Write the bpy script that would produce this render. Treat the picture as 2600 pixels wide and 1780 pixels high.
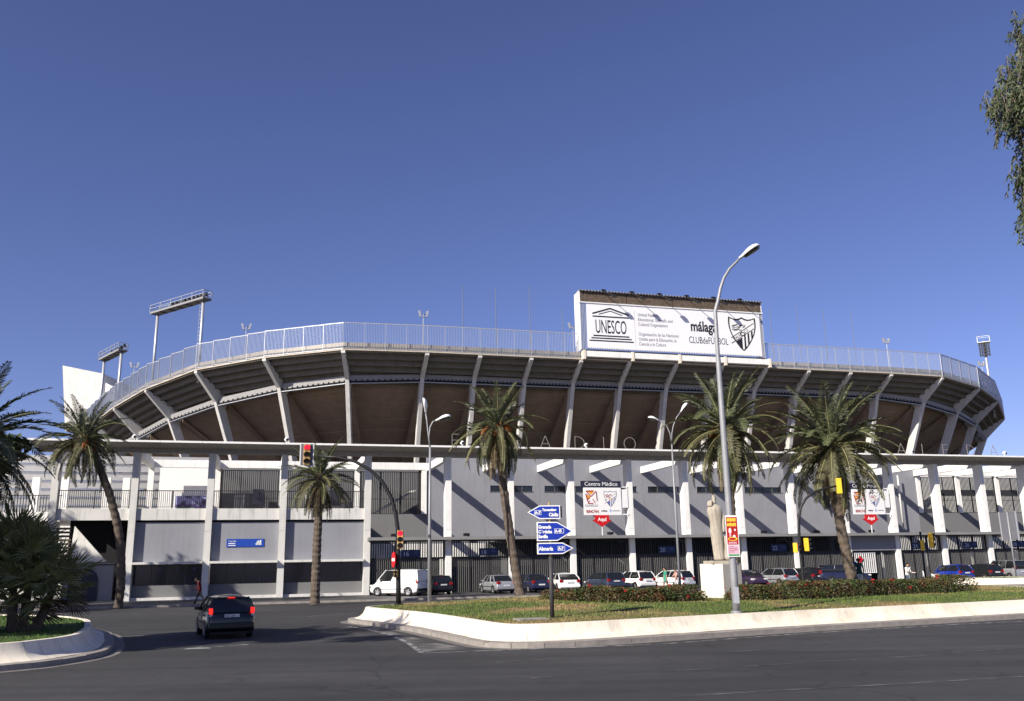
import bpy, bmesh, math, random
from mathutils import Vector, Matrix, Quaternion
random.seed(11)
R = math.radians
scene = bpy.context.scene
for o in list(bpy.data.objects): bpy.data.objects.remove(o)
col = scene.collection

# ---------------------------------------------------------------- camera
FPX, HOR, SLOPE, HC = 2250.0, 1427.0, 0.017, 2.5      # focal length in photo pixels, eye height in metres
roll = math.atan(SLOPE); pitch = math.atan((HOR - 890) / FPX * math.cos(roll))
cf = Vector((0, math.cos(pitch), math.sin(pitch)))
_r0 = Vector((1, 0, 0)); _u0 = _r0.cross(cf)
cr = math.cos(-roll) * _r0 + math.sin(-roll) * _u0; cu = cr.cross(cf)
EYE = Vector((0, 0, HC))
cam = bpy.data.cameras.new('camera'); camo = bpy.data.objects.new('camera', cam); col.objects.link(camo)
m = Matrix((cr, cu, -cf)).transposed().to_4x4(); m.translation = EYE; camo.matrix_world = m
cam.sensor_width = 36; cam.lens = 36 * FPX / 2600; cam.clip_start = 0.1; cam.clip_end = 3000
scene.camera = camo
def ray(x, y): return cf * FPX + cr * (x - 1300) - cu * (y - 890)
def gnd(x, y, z=0.0):                                 # photo pixel -> point at height z
    d = ray(x, y); return EYE + d * ((z - HC) / d.z)
def at(x, y, D):                                      # photo pixel -> point D metres ahead
    d = ray(x, y); return EYE + d * (D / d.y)

# ---------------------------------------------------------------- sky, sun, exposure
SUN_EL, SUN_AZ = R(32.5), R(43)                       # light travels 43 deg to the right of the view, downwards
LD = Vector((math.sin(SUN_AZ) * math.cos(SUN_EL), math.cos(SUN_AZ) * math.cos(SUN_EL), -math.sin(SUN_EL)))
world = bpy.data.worlds.new('World'); scene.world = world; world.use_nodes = True
nt = world.node_tree; bg = nt.nodes['Background']
sky = nt.nodes.new('ShaderNodeTexSky'); sky.sky_type = 'NISHITA'; sky.sun_disc = False
sky.sun_elevation = SUN_EL; sky.sun_rotation = SUN_AZ + math.pi
sky.altitude = 0; sky.air_density = 0.8; sky.dust_density = 0.4; sky.ozone_density = 3.0
hs = nt.nodes.new('ShaderNodeMix'); hs.data_type = 'RGBA'; hs.blend_type = 'MULTIPLY'; hs.inputs[0].default_value = 1.0; hs.inputs[7].default_value = (1.12, .985, 1.31, 1)   # the photograph's white balance is a little violet
nt.links.new(sky.outputs[0], hs.inputs[6]); nt.links.new(hs.outputs[2], bg.inputs[0])
bg.inputs[1].default_value = 0.064
sl = bpy.data.lights.new('sun', 'SUN'); so = bpy.data.objects.new('sun', sl); col.objects.link(so)
sl.energy = 5.0; sl.angle = R(0.53); sl.color = (1.0, 0.93, 0.82)
so.rotation_euler = LD.to_track_quat('-Z', 'Y').to_euler(); so.location = (0, 0, 60)
vs = scene.view_settings; vs.view_transform = 'Standard'; vs.look = 'None'; vs.exposure = 0.56; vs.gamma = 1; vs.use_curve_mapping = False
scene.render.engine = 'CYCLES'; scene.cycles.max_bounces = 6; scene.cycles.transparent_max_bounces = 12

# ---------------------------------------------------------------- materials
MATS = {}
def mat(name, c, rough=0.7, metal=0.0, var=0.15, scale=3.0, bump=0.0, bscale=None, c2=None, emit=None, es=0, spec=0.4,
        streak=0.0, trans=0.0, alpha=1.0, coat=0.0, c2scale=None, c2lo=.45, c2hi=.62, coord='Object'):
    if name in MATS: return MATS[name]
    M = bpy.data.materials.new(name); M.use_nodes = True; t = M.node_tree; N = t.nodes; L = t.links
    b = N['Principled BSDF']; b.inputs['Roughness'].default_value = rough; b.inputs['Metallic'].default_value = metal
    b.inputs['Specular IOR Level'].default_value = spec
    if coat: b.inputs['Coat Weight'].default_value = coat; b.inputs['Coat Roughness'].default_value = 0.05
    if alpha < 1: b.inputs['Alpha'].default_value = alpha
    if trans: b.inputs['Transmission Weight'].default_value = trans
    if emit: b.inputs['Emission Color'].default_value = (*emit, 1); b.inputs['Emission Strength'].default_value = es
    tc = N.new('ShaderNodeTexCoord'); out = None
    base = N.new('ShaderNodeRGB'); base.outputs[0].default_value = (*c, 1); out = base.outputs[0]
    if c2:
        n = N.new('ShaderNodeTexNoise'); n.inputs['Scale'].default_value = c2scale or scale * .35; n.inputs['Detail'].default_value = 6
        L.new(tc.outputs[coord], n.inputs['Vector'])
        rp = N.new('ShaderNodeMapRange'); rp.inputs[1].default_value = c2lo; rp.inputs[2].default_value = c2hi; L.new(n.outputs[0], rp.inputs[0])
        mx = N.new('ShaderNodeMix'); mx.data_type = 'RGBA'; L.new(rp.outputs[0], mx.inputs[0]); L.new(out, mx.inputs[6]); mx.inputs[7].default_value = (*c2, 1); out = mx.outputs[2]
    if var:
        n = N.new('ShaderNodeTexNoise'); n.inputs['Scale'].default_value = scale; n.inputs['Detail'].default_value = 8; n.inputs['Roughness'].default_value = .65
        L.new(tc.outputs[coord], n.inputs['Vector'])
        rp = N.new('ShaderNodeMapRange'); rp.inputs[1].default_value = .3; rp.inputs[2].default_value = .7; rp.inputs[3].default_value = 1 - var; rp.inputs[4].default_value = 1 + var; L.new(n.outputs[0], rp.inputs[0])
        mm = N.new('ShaderNodeVectorMath'); mm.operation = 'SCALE'; L.new(out, mm.inputs[0]); L.new(rp.outputs[0], mm.inputs['Scale']); out = mm.outputs[0]
    if streak:
        mp = N.new('ShaderNodeMapping'); mp.inputs['Scale'].default_value = (2.6, 2.6, .22); L.new(tc.outputs[coord], mp.inputs[0])
        n = N.new('ShaderNodeTexNoise'); n.inputs['Scale'].default_value = 1.6; n.inputs['Detail'].default_value = 7; L.new(mp.outputs[0], n.inputs['Vector'])
        rp = N.new('ShaderNodeMapRange'); rp.inputs[1].default_value = .52; rp.inputs[2].default_value = .78; rp.inputs[3].default_value = 1; rp.inputs[4].default_value = 1 - streak; L.new(n.outputs[0], rp.inputs[0])
        mm = N.new('ShaderNodeVectorMath'); mm.operation = 'SCALE'; L.new(out, mm.inputs[0]); L.new(rp.outputs[0], mm.inputs['Scale']); out = mm.outputs[0]
    L.new(out, b.inputs['Base Color'])
    if bump:
        n = N.new('ShaderNodeTexNoise'); n.inputs['Scale'].default_value = bscale or scale * 6; n.inputs['Detail'].default_value = 6
        L.new(tc.outputs[coord], n.inputs['Vector'])
        bp = N.new('ShaderNodeBump'); bp.inputs['Strength'].default_value = bump; bp.inputs['Distance'].default_value = .03
        L.new(n.outputs[0], bp.inputs['Height']); L.new(bp.outputs[0], b.inputs['Normal'])
    MATS[name] = M; return M
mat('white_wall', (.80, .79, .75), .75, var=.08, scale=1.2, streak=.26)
mat('white_clean', (.82, .81, .78), .7, var=.04)
mat('grey_wall', (.245, .248, .272), .8, var=.07, scale=.5, streak=.13)
mat('panel_grey', (.25, .255, .28), .6, var=.07, scale=.5, streak=.12)
mat('box_grey', (.17, .17, .172), .8, var=.06, scale=.6)
mat('concrete', (.34, .315, .285), .85, var=.14, scale=2.0, bump=.15, streak=.22)
mat('rib_concrete', (.58, .565, .53), .85, var=.10, scale=2.0, streak=.18)
mat('soffit', (.265, .195, .14), .9, var=.14, scale=1.0, streak=.2)  # concrete browned: warm bounce light put into the colour
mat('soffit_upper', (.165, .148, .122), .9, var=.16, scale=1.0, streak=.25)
mat('parapet', (.52, .46, .37), .85, var=.12, scale=2.0, streak=.2)
mat('steel_beam', (.27, .265, .26), .55, var=.08, scale=2.0, streak=.15)
mat('galv', (.46, .475, .50), .45, .4, var=.08, scale=5)
mat('bar_steel', (.34, .38, .46), .5, .2, var=.05)
mat('dark_metal', (.022, .022, .025), .55, var=.1, scale=6)
mat('slat_grey', (.10, .10, .10), .6, var=.15, scale=4)
mat('black', (.008, .008, .009), .6, var=0)
mat('shade_black', (.012, .012, .014), .9, var=0)  # near-black that paints the shade of unlit openings
mat('dark_blue_glass', (.012, .014, .028), .15, var=0, spec=.6)
mat('paving', (.085, .083, .082), .55, var=.22, scale=.8, bump=.2, bscale=30, c2=(.06, .058, .06), c2scale=.3)
mat('earth', (.17, .14, .10), .95, var=.2, scale=.4)
mat('line_paint', (.30, .30, .29), .8, var=.5, scale=3.5, c2=(.06, .06, .06), c2scale=2.6, c2lo=.42, c2hi=.60)
mat('line_faint', (.13, .13, .13), .85, var=.5, scale=3.5, c2=(.052, .052, .052), c2scale=1.6, c2lo=.38, c2hi=.56)
mat('cream', (.78, .71, .58), .8, var=.10, scale=1.1, streak=.22, c2=(.62, .55, .43), c2scale=.9, c2lo=.52, c2hi=.72)
mat('kerb_stone', (.27, .245, .22), .85, var=.22, scale=3.0, bump=.25)
mat('gutter', (.17, .155, .14), .9, var=.3, scale=1.6, bump=.2)
mat('lawn', (.078, .102, .020), .95, var=.28, scale=2.2, bump=.6, bscale=40, c2=(.24, .165, .075), c2scale=.22, c2lo=.47, c2hi=.62)
mat('blade', (.10, .142, .028), .8, var=.35, scale=2.0, c2=(.27, .19, .085), c2scale=.22, c2lo=.47, c2hi=.62)
mat('lawn_green', (.045, .085, .010), .95, var=.25, scale=2.0, bump=.6, bscale=40)
mat('blade_green', (.065, .125, .016), .8, var=.35, scale=2.0)
mat('palm_leaf', (.082, .096, .042), .5, var=.35, scale=1.4, spec=.5)
mat('palm_leaf_old', (.10, .096, .042), .6, var=.35, scale=1.4)
mat('palm_dead', (.115, .082, .048), .85, var=.35, scale=2)
mat('palm_rachis', (.25, .24, .11), .6, var=.2)
mat('palm_trunk', (.105, .082, .062), .95, var=.45, scale=5, bump=.8, bscale=22)
mat('palm_fruit', (.32, .10, .02), .6, var=.4, scale=20)
mat('fan_leaf', (.18, .19, .07), .45, var=.35, scale=2, spec=.5)
mat('euc_leaf', (.048, .066, .027), .55, var=.4, scale=1.2)
mat('bark', (.20, .16, .12), .9, var=.3, scale=4, bump=.4)
mat('rose_leaf', (.046, .068, .016), .6, var=.5, scale=5, c2=(.11, .05, .02), c2scale=1.8)
mat('rose_red', (.38, .012, .016), .6, var=.3, scale=12)
mat('statue_stone', (.40, .355, .285), .85, var=.14, scale=3, bump=.4, bscale=14, streak=.3)
mat('plinth', (.72, .66, .54), .8, var=.08, scale=2, streak=.12)
mat('sign_blue', (.010, .035, .33), .4, var=.04)
mat('sign_dark_blue', (.015, .03, .09), .45, var=.05)
mat('sign_white', (.80, .80, .78), .4, var=.02)
mat('banner_white', (.80, .80, .82), .6, var=.03, scale=1.5, bump=.25, bscale=1.5)
mat('ink', (.012, .013, .02), .6, var=0)
mat('ink_soft', (.11, .11, .13), .6, var=0)
mat('sign_red', (.55, .01, .012), .4, var=.04)
mat('navy_board', (.022, .021, .045), .5, var=.05)
mat('letter_steel', (.32, .30, .265), .4, .3, var=.05)
mat('wood', (.115, .085, .062), .8, var=.45, scale=3, streak=.3)
mat('signal_yellow', (.85, .52, .03), .45, var=.05)
mat('signal_black', (.012, .012, .013), .5, var=0)
mat('signal_lens', (.02, .014, .008), .2, var=0)
mat('red_lit', (.6, .005, .01), .3, var=0, emit=(1, .01, .03), es=1.6)
mat('tail_lit', (.5, .01, .01), .3, var=0, emit=(1, .03, .02), es=.7)
mat('tyre', (.014, .014, .014), .9, var=.1)
mat('rim', (.42, .42, .43), .35, .6, var=.05)
mat('glass_dark', (.012, .014, .016), .06, var=0, spec=.7)
mat('plastic_dark', (.018, .018, .019), .6, var=.1)
mat('lamp_red', (.25, .008, .01), .2, var=0)
mat('lamp_clear', (.55, .55, .53), .15, var=0)
mat('plate', (.62, .62, .60), .5, var=0)
mat('skin', (.42, .24, .16), .6, var=.05)
mat('skin_dark', (.10, .05, .035), .6, var=.05)
mat('hair', (.012, .009, .008), .7, var=0)
def cloth(n, c): return mat(n, c, .9, var=.12, scale=6)
def paint(n, c, metal=.0): return mat(n, c, .28, metal, var=.02, coat=.6)

def asphalt():
    M = bpy.data.materials.new('asphalt'); M.use_nodes = True; t = M.node_tree; N = t.nodes; L = t.links; b = N['Principled BSDF']
    b.inputs['Roughness'].default_value = .85; b.inputs['Specular IOR Level'].default_value = .3
    tc = N.new('ShaderNodeTexCoord')
    def noise(scale, rot=None, sc=None, det=6):
        n = N.new('ShaderNodeTexNoise'); n.inputs['Scale'].default_value = scale; n.inputs['Detail'].default_value = det
        if sc:
            mp = N.new('ShaderNodeMapping'); mp.inputs['Rotation'].default_value = (0,0,rot); mp.inputs['Scale'].default_value = sc; L.new(tc.outputs['Object'], mp.inputs[0]); L.new(mp.outputs[0], n.inputs['Vector'])
        else: L.new(tc.outputs['Object'], n.inputs['Vector'])
        return n.outputs[0]
    def mr(o, a, c, lo, hi):
        r = N.new('ShaderNodeMapRange'); r.inputs[1].default_value = a; r.inputs[2].default_value = c; r.inputs[3].default_value = lo; r.inputs[4].default_value = hi; L.new(o, r.inputs[0]); return r.outputs[0]
    def mul(a, c):
        n = N.new('ShaderNodeMath'); n.operation = 'MULTIPLY'; L.new(a, n.inputs[0]); L.new(c, n.inputs[1]); return n.outputs[0]
    f = mr(noise(.12), .35, .65, .80, 1.22)                              # old resurfacing, broad
    f = mul(f, mr(noise(1.0, -R(24.5), (.06, .85, 1)), .38, .66, .84, 1.20))   # tyre-polished lanes along the road
    f = mul(f, mr(noise(2.2), .3, .7, .90, 1.10))
    f = mul(f, mr(noise(55, det=3), .25, .75, .70, 1.35))                 # aggregate
    v = N.new('ShaderNodeTexVoronoi'); v.feature = 'DISTANCE_TO_EDGE'; v.inputs['Scale'].default_value = .16; w = N.new('ShaderNodeMix'); w.data_type = 'RGBA'; w.inputs[0].default_value = .35
    nz = N.new('ShaderNodeTexNoise'); nz.inputs['Scale'].default_value = .5; L.new(tc.outputs['Object'], nz.inputs['Vector']); sc_ = N.new('ShaderNodeVectorMath'); sc_.operation = 'MULTIPLY_ADD'; L.new(nz.outputs['Color'], sc_.inputs[0]); sc_.inputs[1].default_value = (3,3,0); L.new(tc.outputs['Object'], sc_.inputs[2]); L.new(sc_.outputs[0], v.inputs['Vector'])
    f = mul(f, mr(v.outputs['Distance'], .002, .007, .72, 1.0))         # sealed cracks
    o = N.new('ShaderNodeVectorMath'); o.operation = 'SCALE'; o.inputs[0].default_value = (.042, .0415, .042); L.new(f, o.inputs['Scale']); L.new(o.outputs[0], b.inputs['Base Color'])
    bp = N.new('ShaderNodeBump'); bp.inputs['Strength'].default_value = .5; bp.inputs['Distance'].default_value = .02; L.new(noise(60, det=3), bp.inputs['Height']); L.new(bp.outputs[0], b.inputs['Normal'])
    MATS['asphalt'] = M
asphalt()
# ---------------------------------------------------------------- mesh helpers
class MB:
    def __init__(s): s.v = []; s.f = []; s.m = []
    def add(s, vs, fs, mi=0):
        k = len(s.v); s.v += [tuple(p) for p in vs]; s.f += [tuple(i + k for i in f) for f in fs]; s.m += [mi] * len(fs); return s
    def box(s, x0, x1, y0, y1, z0, z1, mi=0):
        return s.add([(x0,y0,z0),(x1,y0,z0),(x1,y1,z0),(x0,y1,z0),(x0,y0,z1),(x1,y0,z1),(x1,y1,z1),(x0,y1,z1)],
                     [(0,3,2,1),(4,5,6,7),(0,1,5,4),(1,2,6,5),(2,3,7,6),(3,0,4,7)], mi)
    def hexa(s, p, mi=0):                             # 8 points, bottom ring then top ring
        return s.add(p, [(0,3,2,1),(4,5,6,7),(0,1,5,4),(1,2,6,5),(2,3,7,6),(3,0,4,7)], mi)
    def bar(s, p, q, w, h=None, up=(0,0,1), mi=0):
        p = Vector(p); q = Vector(q); d = (q - p).normalized(); u = Vector(up)
        if abs(d.dot(u)) > .98: u = Vector((0,1,0))
        a = d.cross(u).normalized() * (w / 2); b = a.cross(d).normalized() * ((h or w) / 2)
        return s.hexa([p-a-b, p+a-b, q+a-b, q-a-b, p-a+b, p+a+b, q+a+b, q-a+b], mi)
    def tube(s, pts, rad, n=8, mi=0, cap=True):
        pts = [Vector(p) for p in pts]; k = len(s.v)
        if not isinstance(rad, (list, tuple)): rad = [rad] * len(pts)
        prev = None; rings = []
        for i, p in enumerate(pts):
            d = (pts[min(i+1, len(pts)-1)] - pts[max(i-1, 0)]).normalized()
            if prev is None:
                a = d.cross(Vector((0,0,1)))
                if a.length < .05: a = d.cross(Vector((0,1,0)))
                a.normalize()
            else: a = (prev - d * prev.dot(d)).normalized()
            prev = a; b = d.cross(a); rings.append([p + (a * math.cos(2*math.pi*j/n) + b * math.sin(2*math.pi*j/n)) * rad[i] for j in range(n)])
        vs = [q for r in rings for q in r]; fs = []
        for i in range(len(pts) - 1):
            for j in range(n): fs.append((i*n+j, i*n+(j+1)%n, (i+1)*n+(j+1)%n, (i+1)*n+j))
        if cap: fs.append(tuple(reversed(range(n)))); fs.append(tuple((len(pts)-1)*n + j for j in range(n)))
        return s.add(vs, fs, mi)
    def prism(s, poly, f, mi=0):                      # poly of 2-D points, f(p, side) -> 3-D point for side 0/1
        n = len(poly); vs = [f(p, 0) for p in poly] + [f(p, 1) for p in poly]
        fs = [tuple(reversed(range(n))), tuple(range(n, 2*n))] + [(i, (i+1)%n, n+(i+1)%n, n+i) for i in range(n)]
        return s.add(vs, fs, mi)
    def loft(s, rings, mi=0, cap=True, closed=True):
        n = len(rings[0]); vs = [q for r in rings for q in r]; fs = []
        for i in range(len(rings) - 1):
            for j in range(n if closed else n - 1): fs.append((i*n+j, i*n+(j+1)%n, (i+1)*n+(j+1)%n, (i+1)*n+j))
        if cap and closed: fs.append(tuple(reversed(range(n)))); fs.append(tuple((len(rings)-1)*n + j for j in range(n)))
        return s.add(vs, fs, mi)
    def mesh(s, name, mats, smooth=False):
        me = bpy.data.meshes.new(name); me.from_pydata(s.v, [], s.f)
        for mm in (mats if isinstance(mats, (list, tuple)) else [mats]): me.materials.append(MATS[mm])
        if any(s.m): me.polygons.foreach_set('material_index', s.m)
        if smooth: me.polygons.foreach_set('use_smooth', [True] * len(me.polygons))
        me.update(); return me
    def build(s, name, mats, parent=None, smooth=False, fix=True):
        me = s.mesh(name, mats, smooth)
        if fix:
            b = bmesh.new(); b.from_mesh(me); bmesh.ops.recalc_face_normals(b, faces=b.faces); b.to_mesh(me); b.free()
        return ob(name, me, parent)
def ob(name, me, parent=None, loc=None, rot=None, scale=None):
    o = bpy.data.objects.new(name, me); col.objects.link(o)
    if parent: o.parent = parent
    if loc is not None: o.location = loc
    if rot is not None: o.rotation_euler = rot
    if scale is not None: o.scale = scale if isinstance(scale, (tuple, list, Vector)) else (scale,) * 3
    return o
def tag(o, label=None, cat=None, group=None, kind=None):
    if label: o['label'] = label
    if cat: o['category'] = cat
    if group: o['group'] = group
    if kind: o['kind'] = kind
    return o
def empty(name, loc=(0,0,0), rz=0, label=None, cat=None, group=None):
    o = ob(name, None, None, loc, (0, 0, rz)); o.empty_display_size = .2; return tag(o, label, cat, group)
def stuff(o): o['kind'] = 'stuff'; return o
def copy_tree(o, parent=None):
    c = o.copy(); col.objects.link(c); c.parent = parent
    for ch in list(o.children): copy_tree(ch, c)
    return c
def bevel(o, w, seg=2):
    md = o.modifiers.new('bevel', 'BEVEL'); md.width = w; md.segments = seg; md.limit_method = 'ANGLE'; return o
def xy_text(txt, size, name, m, parent, origin, ex, ey, sx=1.0, align='LEFT', offs=0.0, depth=.004):
    """lettering as a thin mesh: origin = baseline point, ex/ey = reading and up direction in the parent's space"""
    cu_ = bpy.data.curves.new('t', 'FONT'); cu_.body = txt; cu_.size = size; cu_.align_x = align; cu_.extrude = depth; cu_.resolution_u = 3; cu_.offset = offs
    to = bpy.data.objects.new('t', cu_); col.objects.link(to)
    dg = bpy.context.evaluated_depsgraph_get(); me = bpy.data.meshes.new_from_object(to.evaluated_get(dg))
    bpy.data.objects.remove(to); bpy.data.curves.remove(cu_)
    me.materials.clear(); me.materials.append(MATS[m]); me.name = name
    ex = Vector(ex).normalized(); ey = Vector(ey).normalized(); ez = ex.cross(ey)
    mt = Matrix((ex * sx, ey, ez)).transposed().to_4x4(); mt.translation = Vector(origin); me.transform(mt)
    return ob(name, me, parent)
mat('number_glow', (.08, .10, .35), .5, var=0, emit=(.2,.25,.8), es=.02)  # faint blue glow added to plain lettering
mat('number_pale', (.45, .50, .60), .5, var=0)
mat('sign_blue_wall', (.015, .06, .36), .45, var=.03)
mat('logo_red', (.30, .02, .015), .5, var=.1)
mat('logo_orange', (.72, .30, .03), .5, var=.1)
mat('pale_blue', (.35, .45, .70), .5, var=0)
mat('crest_grey', (.20, .20, .25), .5, var=0)
mat('crest_blue', (.10, .12, .30), .5, var=0)
mat('canopy_grey', (.22, .215, .21), .7, var=.1, scale=1)
mat('white_grey', (.62, .61, .575), .78, var=.08, scale=1.2, streak=.22)  # darker, greyer white with streaks, used on the left columns
mat('stained_white', (.62, .61, .575), .75, var=.06, scale=1.2, streak=.45)
M_ = mat('mural', (.30, .30, .55), .7, var=.3, scale=3, c2=(.05, .03, .12), c2scale=1.6, c2lo=.45, c2hi=.55)
mat('wood_dark', (.09, .055, .035), .85, var=.3, scale=3)
mat('pole_dark', (.16, .17, .20), .5, var=0)
mat('post_dark', (.045, .042, .045), .6, var=.15, scale=4)
mat('brass', (.42, .33, .16), .45, .4, var=.1)
mat('galv_pole', (.28, .285, .295), .5, .2, var=.10, scale=4, streak=.15)
mat('lens_dark', (.03, .03, .025), .25, var=0)
mat('poster_red', (.40, .015, .01), .6, var=.3, scale=8)
mat('poster_yellow', (.80, .55, .05), .6, var=.1)
mat('poster_pink', (.70, .42, .50), .6, var=.1)
mat('poster_green', (.06, .30, .10), .6, var=.1)
mat('poster_ink', (.25, .05, .10), .6, var=0)
mat('backplate_grey', (.13, .13, .15), .6, var=.1)
mat('signal_amber', (.50, .31, .10), .5, var=.08)
mat('hair_brown', (.06, .035, .015), .7, var=0)
mat('mural_green', (.20, .42, .22), .7, var=.35, scale=3)
# ================================================================ setting: ground, road, plaza, islands
A = R(15.5)                                            # the stadium front runs 15.5 deg off the picture plane
U = Vector((math.cos(A), math.sin(A), 0)); NV = Vector((-math.sin(A), math.cos(A), 0))
O = gnd(931, 1515); O.z = 0
def fw(u, v, z=0.0): p = O + U * u + NV * v; return Vector((p.x, p.y, z))
b = MB().add([(-900,-300,-.06),(900,-300,-.06),(900,1400,-.06),(-900,1400,-.06)], [(0,1,2,3)])
tag(b.build('ground', 'earth'), kind='structure')
b = MB(); n = 24
b.add([(-160,-40,0),(200,-40,0),(200,110,0),(-160,110,0)], [(0,1,2,3)])
tag(b.build('road', 'asphalt'), kind='structure')
# raised plaza in front of the stadium, with a kerb
b = MB(); P = [fw(-70,-9.6), fw(120,-9.6), fw(120,70), fw(-70,70)]
b.hexa([Vector((p.x,p.y,.01)) for p in P] + [Vector((p.x,p.y,.12)) for p in P])
plaza = tag(b.build('plaza_pavement', 'paving'), kind='structure')
ks = MB().box(-.5, .485, -.16, 0, 0, .135).mesh('kerb_stone', 'kerb_stone')
for i in range(100):
    o = ob('kerb_stone', ks, plaza, fw(-42 + i, -9.6, .005), (0, 0, A))
def catmull(pts, step=.5, closed=True):
    out = []; n = len(pts)
    for i in range(n if closed else n - 1):
        p0, p1, p2, p3 = (Vector(pts[(i + k) % n]) if closed else Vector(pts[max(0, min(n-1, i + k))]) for k in (-1, 0, 1, 2))
        m_ = max(1, int((p2 - p1).length / step))
        for j in range(m_):
            t = j / m_; out.append(.5 * ((2*p1) + (p2-p0)*t + (2*p0-5*p1+4*p2-p3)*t*t + (3*p1-p0-3*p2+p3)*t**3))
    return out
def inset(poly, d):
    n = len(poly); res = []
    for i in range(n):
        a = (poly[(i+1) % n] - poly[i-1]).normalized(); res.append(poly[i] + Vector((-a.y, a.x)) * d)   # poly runs counter-clockwise
    return res
def pip(p, poly):
    c = False; n = len(poly)
    for i in range(n):
        a, q = poly[i], poly[i-1]
        if (a[1] > p[1]) != (q[1] > p[1]) and p[0] < (q[0]-a[0]) * (p[1]-a[1]) / (q[1]-a[1]) + a[0]: c = not c
    return c
def island(name, pts, ztop, wall_len, lawn, blade, nblades, stone=1.0, prof=None, mound=0.0):
    root = tag(empty(name), kind='structure')
    base = catmull(pts, .15); n = len(base)
    # ring profile: inset, height
    prof = prof or [(.30,.17),(.40,.195),(.55,.26),(.66,.36),(.74,.50),(.79,ztop+.035),(.96,ztop+.04),(.98,ztop-.05)]
    rings = [inset(base, d) for d, z in prof]
    per = max(1, int(wall_len / .15)); i = 0
    while i < n:
        j = min(i + per, n); b = MB(); vs = []
        idx = list(range(i, j + 1))
        for q, k in enumerate(idx):
            for (d, z), r in zip(prof, rings):
                p = r[k % n]
                if q == 0: p = p + (r[(k+1) % n] - p).normalized() * .004
                if q == len(idx)-1: p = p + (r[(k-1) % n] - p).normalized() * .004
                vs.append((p.x, p.y, z))
        m_ = len(prof); fs = [(a*m_+c, (a+1)*m_+c, (a+1)*m_+c+1, a*m_+c+1) for a in range(len(idx)-1) for c in range(m_-1)]
        w_ = b.add(vs, fs).build('wall_segment', 'cream', root, smooth=True); w_.data.set_sharp_from_angle(angle=R(38)); i = j
    # kerb stones
    L_ = 0; cum = [0]
    for k in range(n): L_ += (base[(k+1) % n] - base[k]).length; cum.append(L_)
    def pt(s, d):
        s %= L_
        for k in range(n):
            if cum[k+1] >= s: break
        t = (s - cum[k]) / max(1e-6, cum[k+1]-cum[k]); a = base[k]; c = base[(k+1) % n]; e = (c - a).normalized()
        return a.lerp(c, t) + Vector((-e.y, e.x)) * d
    s = 0
    while s < L_ - .3:
        e = min(s + stone, L_) - .02; mid = (s+e)/2; j_ = random.uniform(-.008, .008)
        r = [(pt(q, d)) for q, d in ((s, 0), (mid, 0), (e, 0), (e, .30), (mid, .30), (s, .30))]
        zt = .165 + j_; b = MB()
        b.add([(p.x,p.y,0) for p in r] + [(p.x,p.y,zt - (.02 if q < 3 else 0)) for q, p in enumerate(r)],
              [(0,1,7,6),(1,2,8,7),(2,3,9,8),(3,4,10,9),(4,5,11,10),(5,0,6,11),(6,7,10,11),(7,8,9,10)])
        b.build('kerb_stone', 'kerb_stone', root); s += stone
    # gutter strip
    g0 = inset(base, -.34); b = MB(); b.add([(p.x,p.y,.005) for p in base] + [(p.x,p.y,.005) for p in g0], [(k, (k+1)%n, n+(k+1)%n, n+k) for k in range(n)])
    b.build('gutter', 'gutter', root)
    # lawn: gently mounded
    top = inset(base, .97); cx = sum((p.x for p in top)) / n; cy = sum((p.y for p in top)) / n
    bm = bmesh.new(); vv = [bm.verts.new((p.x, p.y, ztop)) for p in top]; bm.faces.new(vv)
    bmesh.ops.triangulate(bm, faces=bm.faces[:])
    for _ in range(4):
        ed = [e for e in bm.edges if e.calc_length() > 1.6]
        if not ed: break
        bmesh.ops.subdivide_edges(bm, edges=ed, cuts=1); bmesh.ops.triangulate(bm, faces=bm.faces[:])
    def hgt(x, y):
        d = min((Vector((x, y)) - p).length for p in top[::7]); return ztop + mound * min(1, d / 4.0) + .02 * math.sin(x*1.3) * math.cos(y*1.1) * min(1, d)
    for v in bm.verts: v.co.z = hgt(v.co.x, v.co.y)
    bmesh.ops.recalc_face_normals(bm, faces=bm.faces)
    me = bpy.data.meshes.new('lawn'); bm.to_mesh(me); bm.free(); me.materials.append(MATS[lawn])
    lo = ob('lawn', me, root)
    if lo.data.polygons and sum(p.normal.z for p in me.polygons) < 0: me.flip_normals()
    # grass blades
    xs = [p.x for p in top]; ys = [p.y for p in top]; b = MB(); k = 0
    while k < nblades:
        x = random.uniform(min(xs), max(xs)); y = random.uniform(min(ys), max(ys))
        if not pip((x, y), top): continue
        k += 1; z = ztop + mound * .0
        d = min((x-p.x)**2 + (y-p.y)**2 for p in top[::9]) ** .5
        z = ztop + mound * min(1, d/4.0) + .02 * math.sin(x*1.3) * math.cos(y*1.1) * min(1, d)
        h = random.uniform(.03, .085); a = random.uniform(0, 6.28); w = random.uniform(.012, .03)
        dx, dy = math.cos(a)*w, math.sin(a)*w; tx, ty = random.uniform(-.04,.04), random.uniform(-.04,.04)
        b.add([(x-dx,y-dy,z-.01),(x+dx,y+dy,z-.01),(x+tx,y+ty,z+h)], [(0,1,2)])
    stuff(b.build('grass', blade, root, fix=False))
    return root, top, hgt
MED = [(-7.6,41.6),(-5.9,38.4),(-4.1,35.2),(-2.7,32.0),(-1.6,29.3),(-.9,28.1),(.2,27.6),(1.8,28.0),(4.8,29.5),(9.9,32.1),(16.9,35.3),(20.5,36.9),(26.0,39.4),(29.6,43.5),(30.4,50.0),(29.0,55.5),(25.5,57.6),(18.0,56.0),(8.0,53.2),(-.5,50.9),(-3.6,47.6),(-6.4,44.6)]
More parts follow.
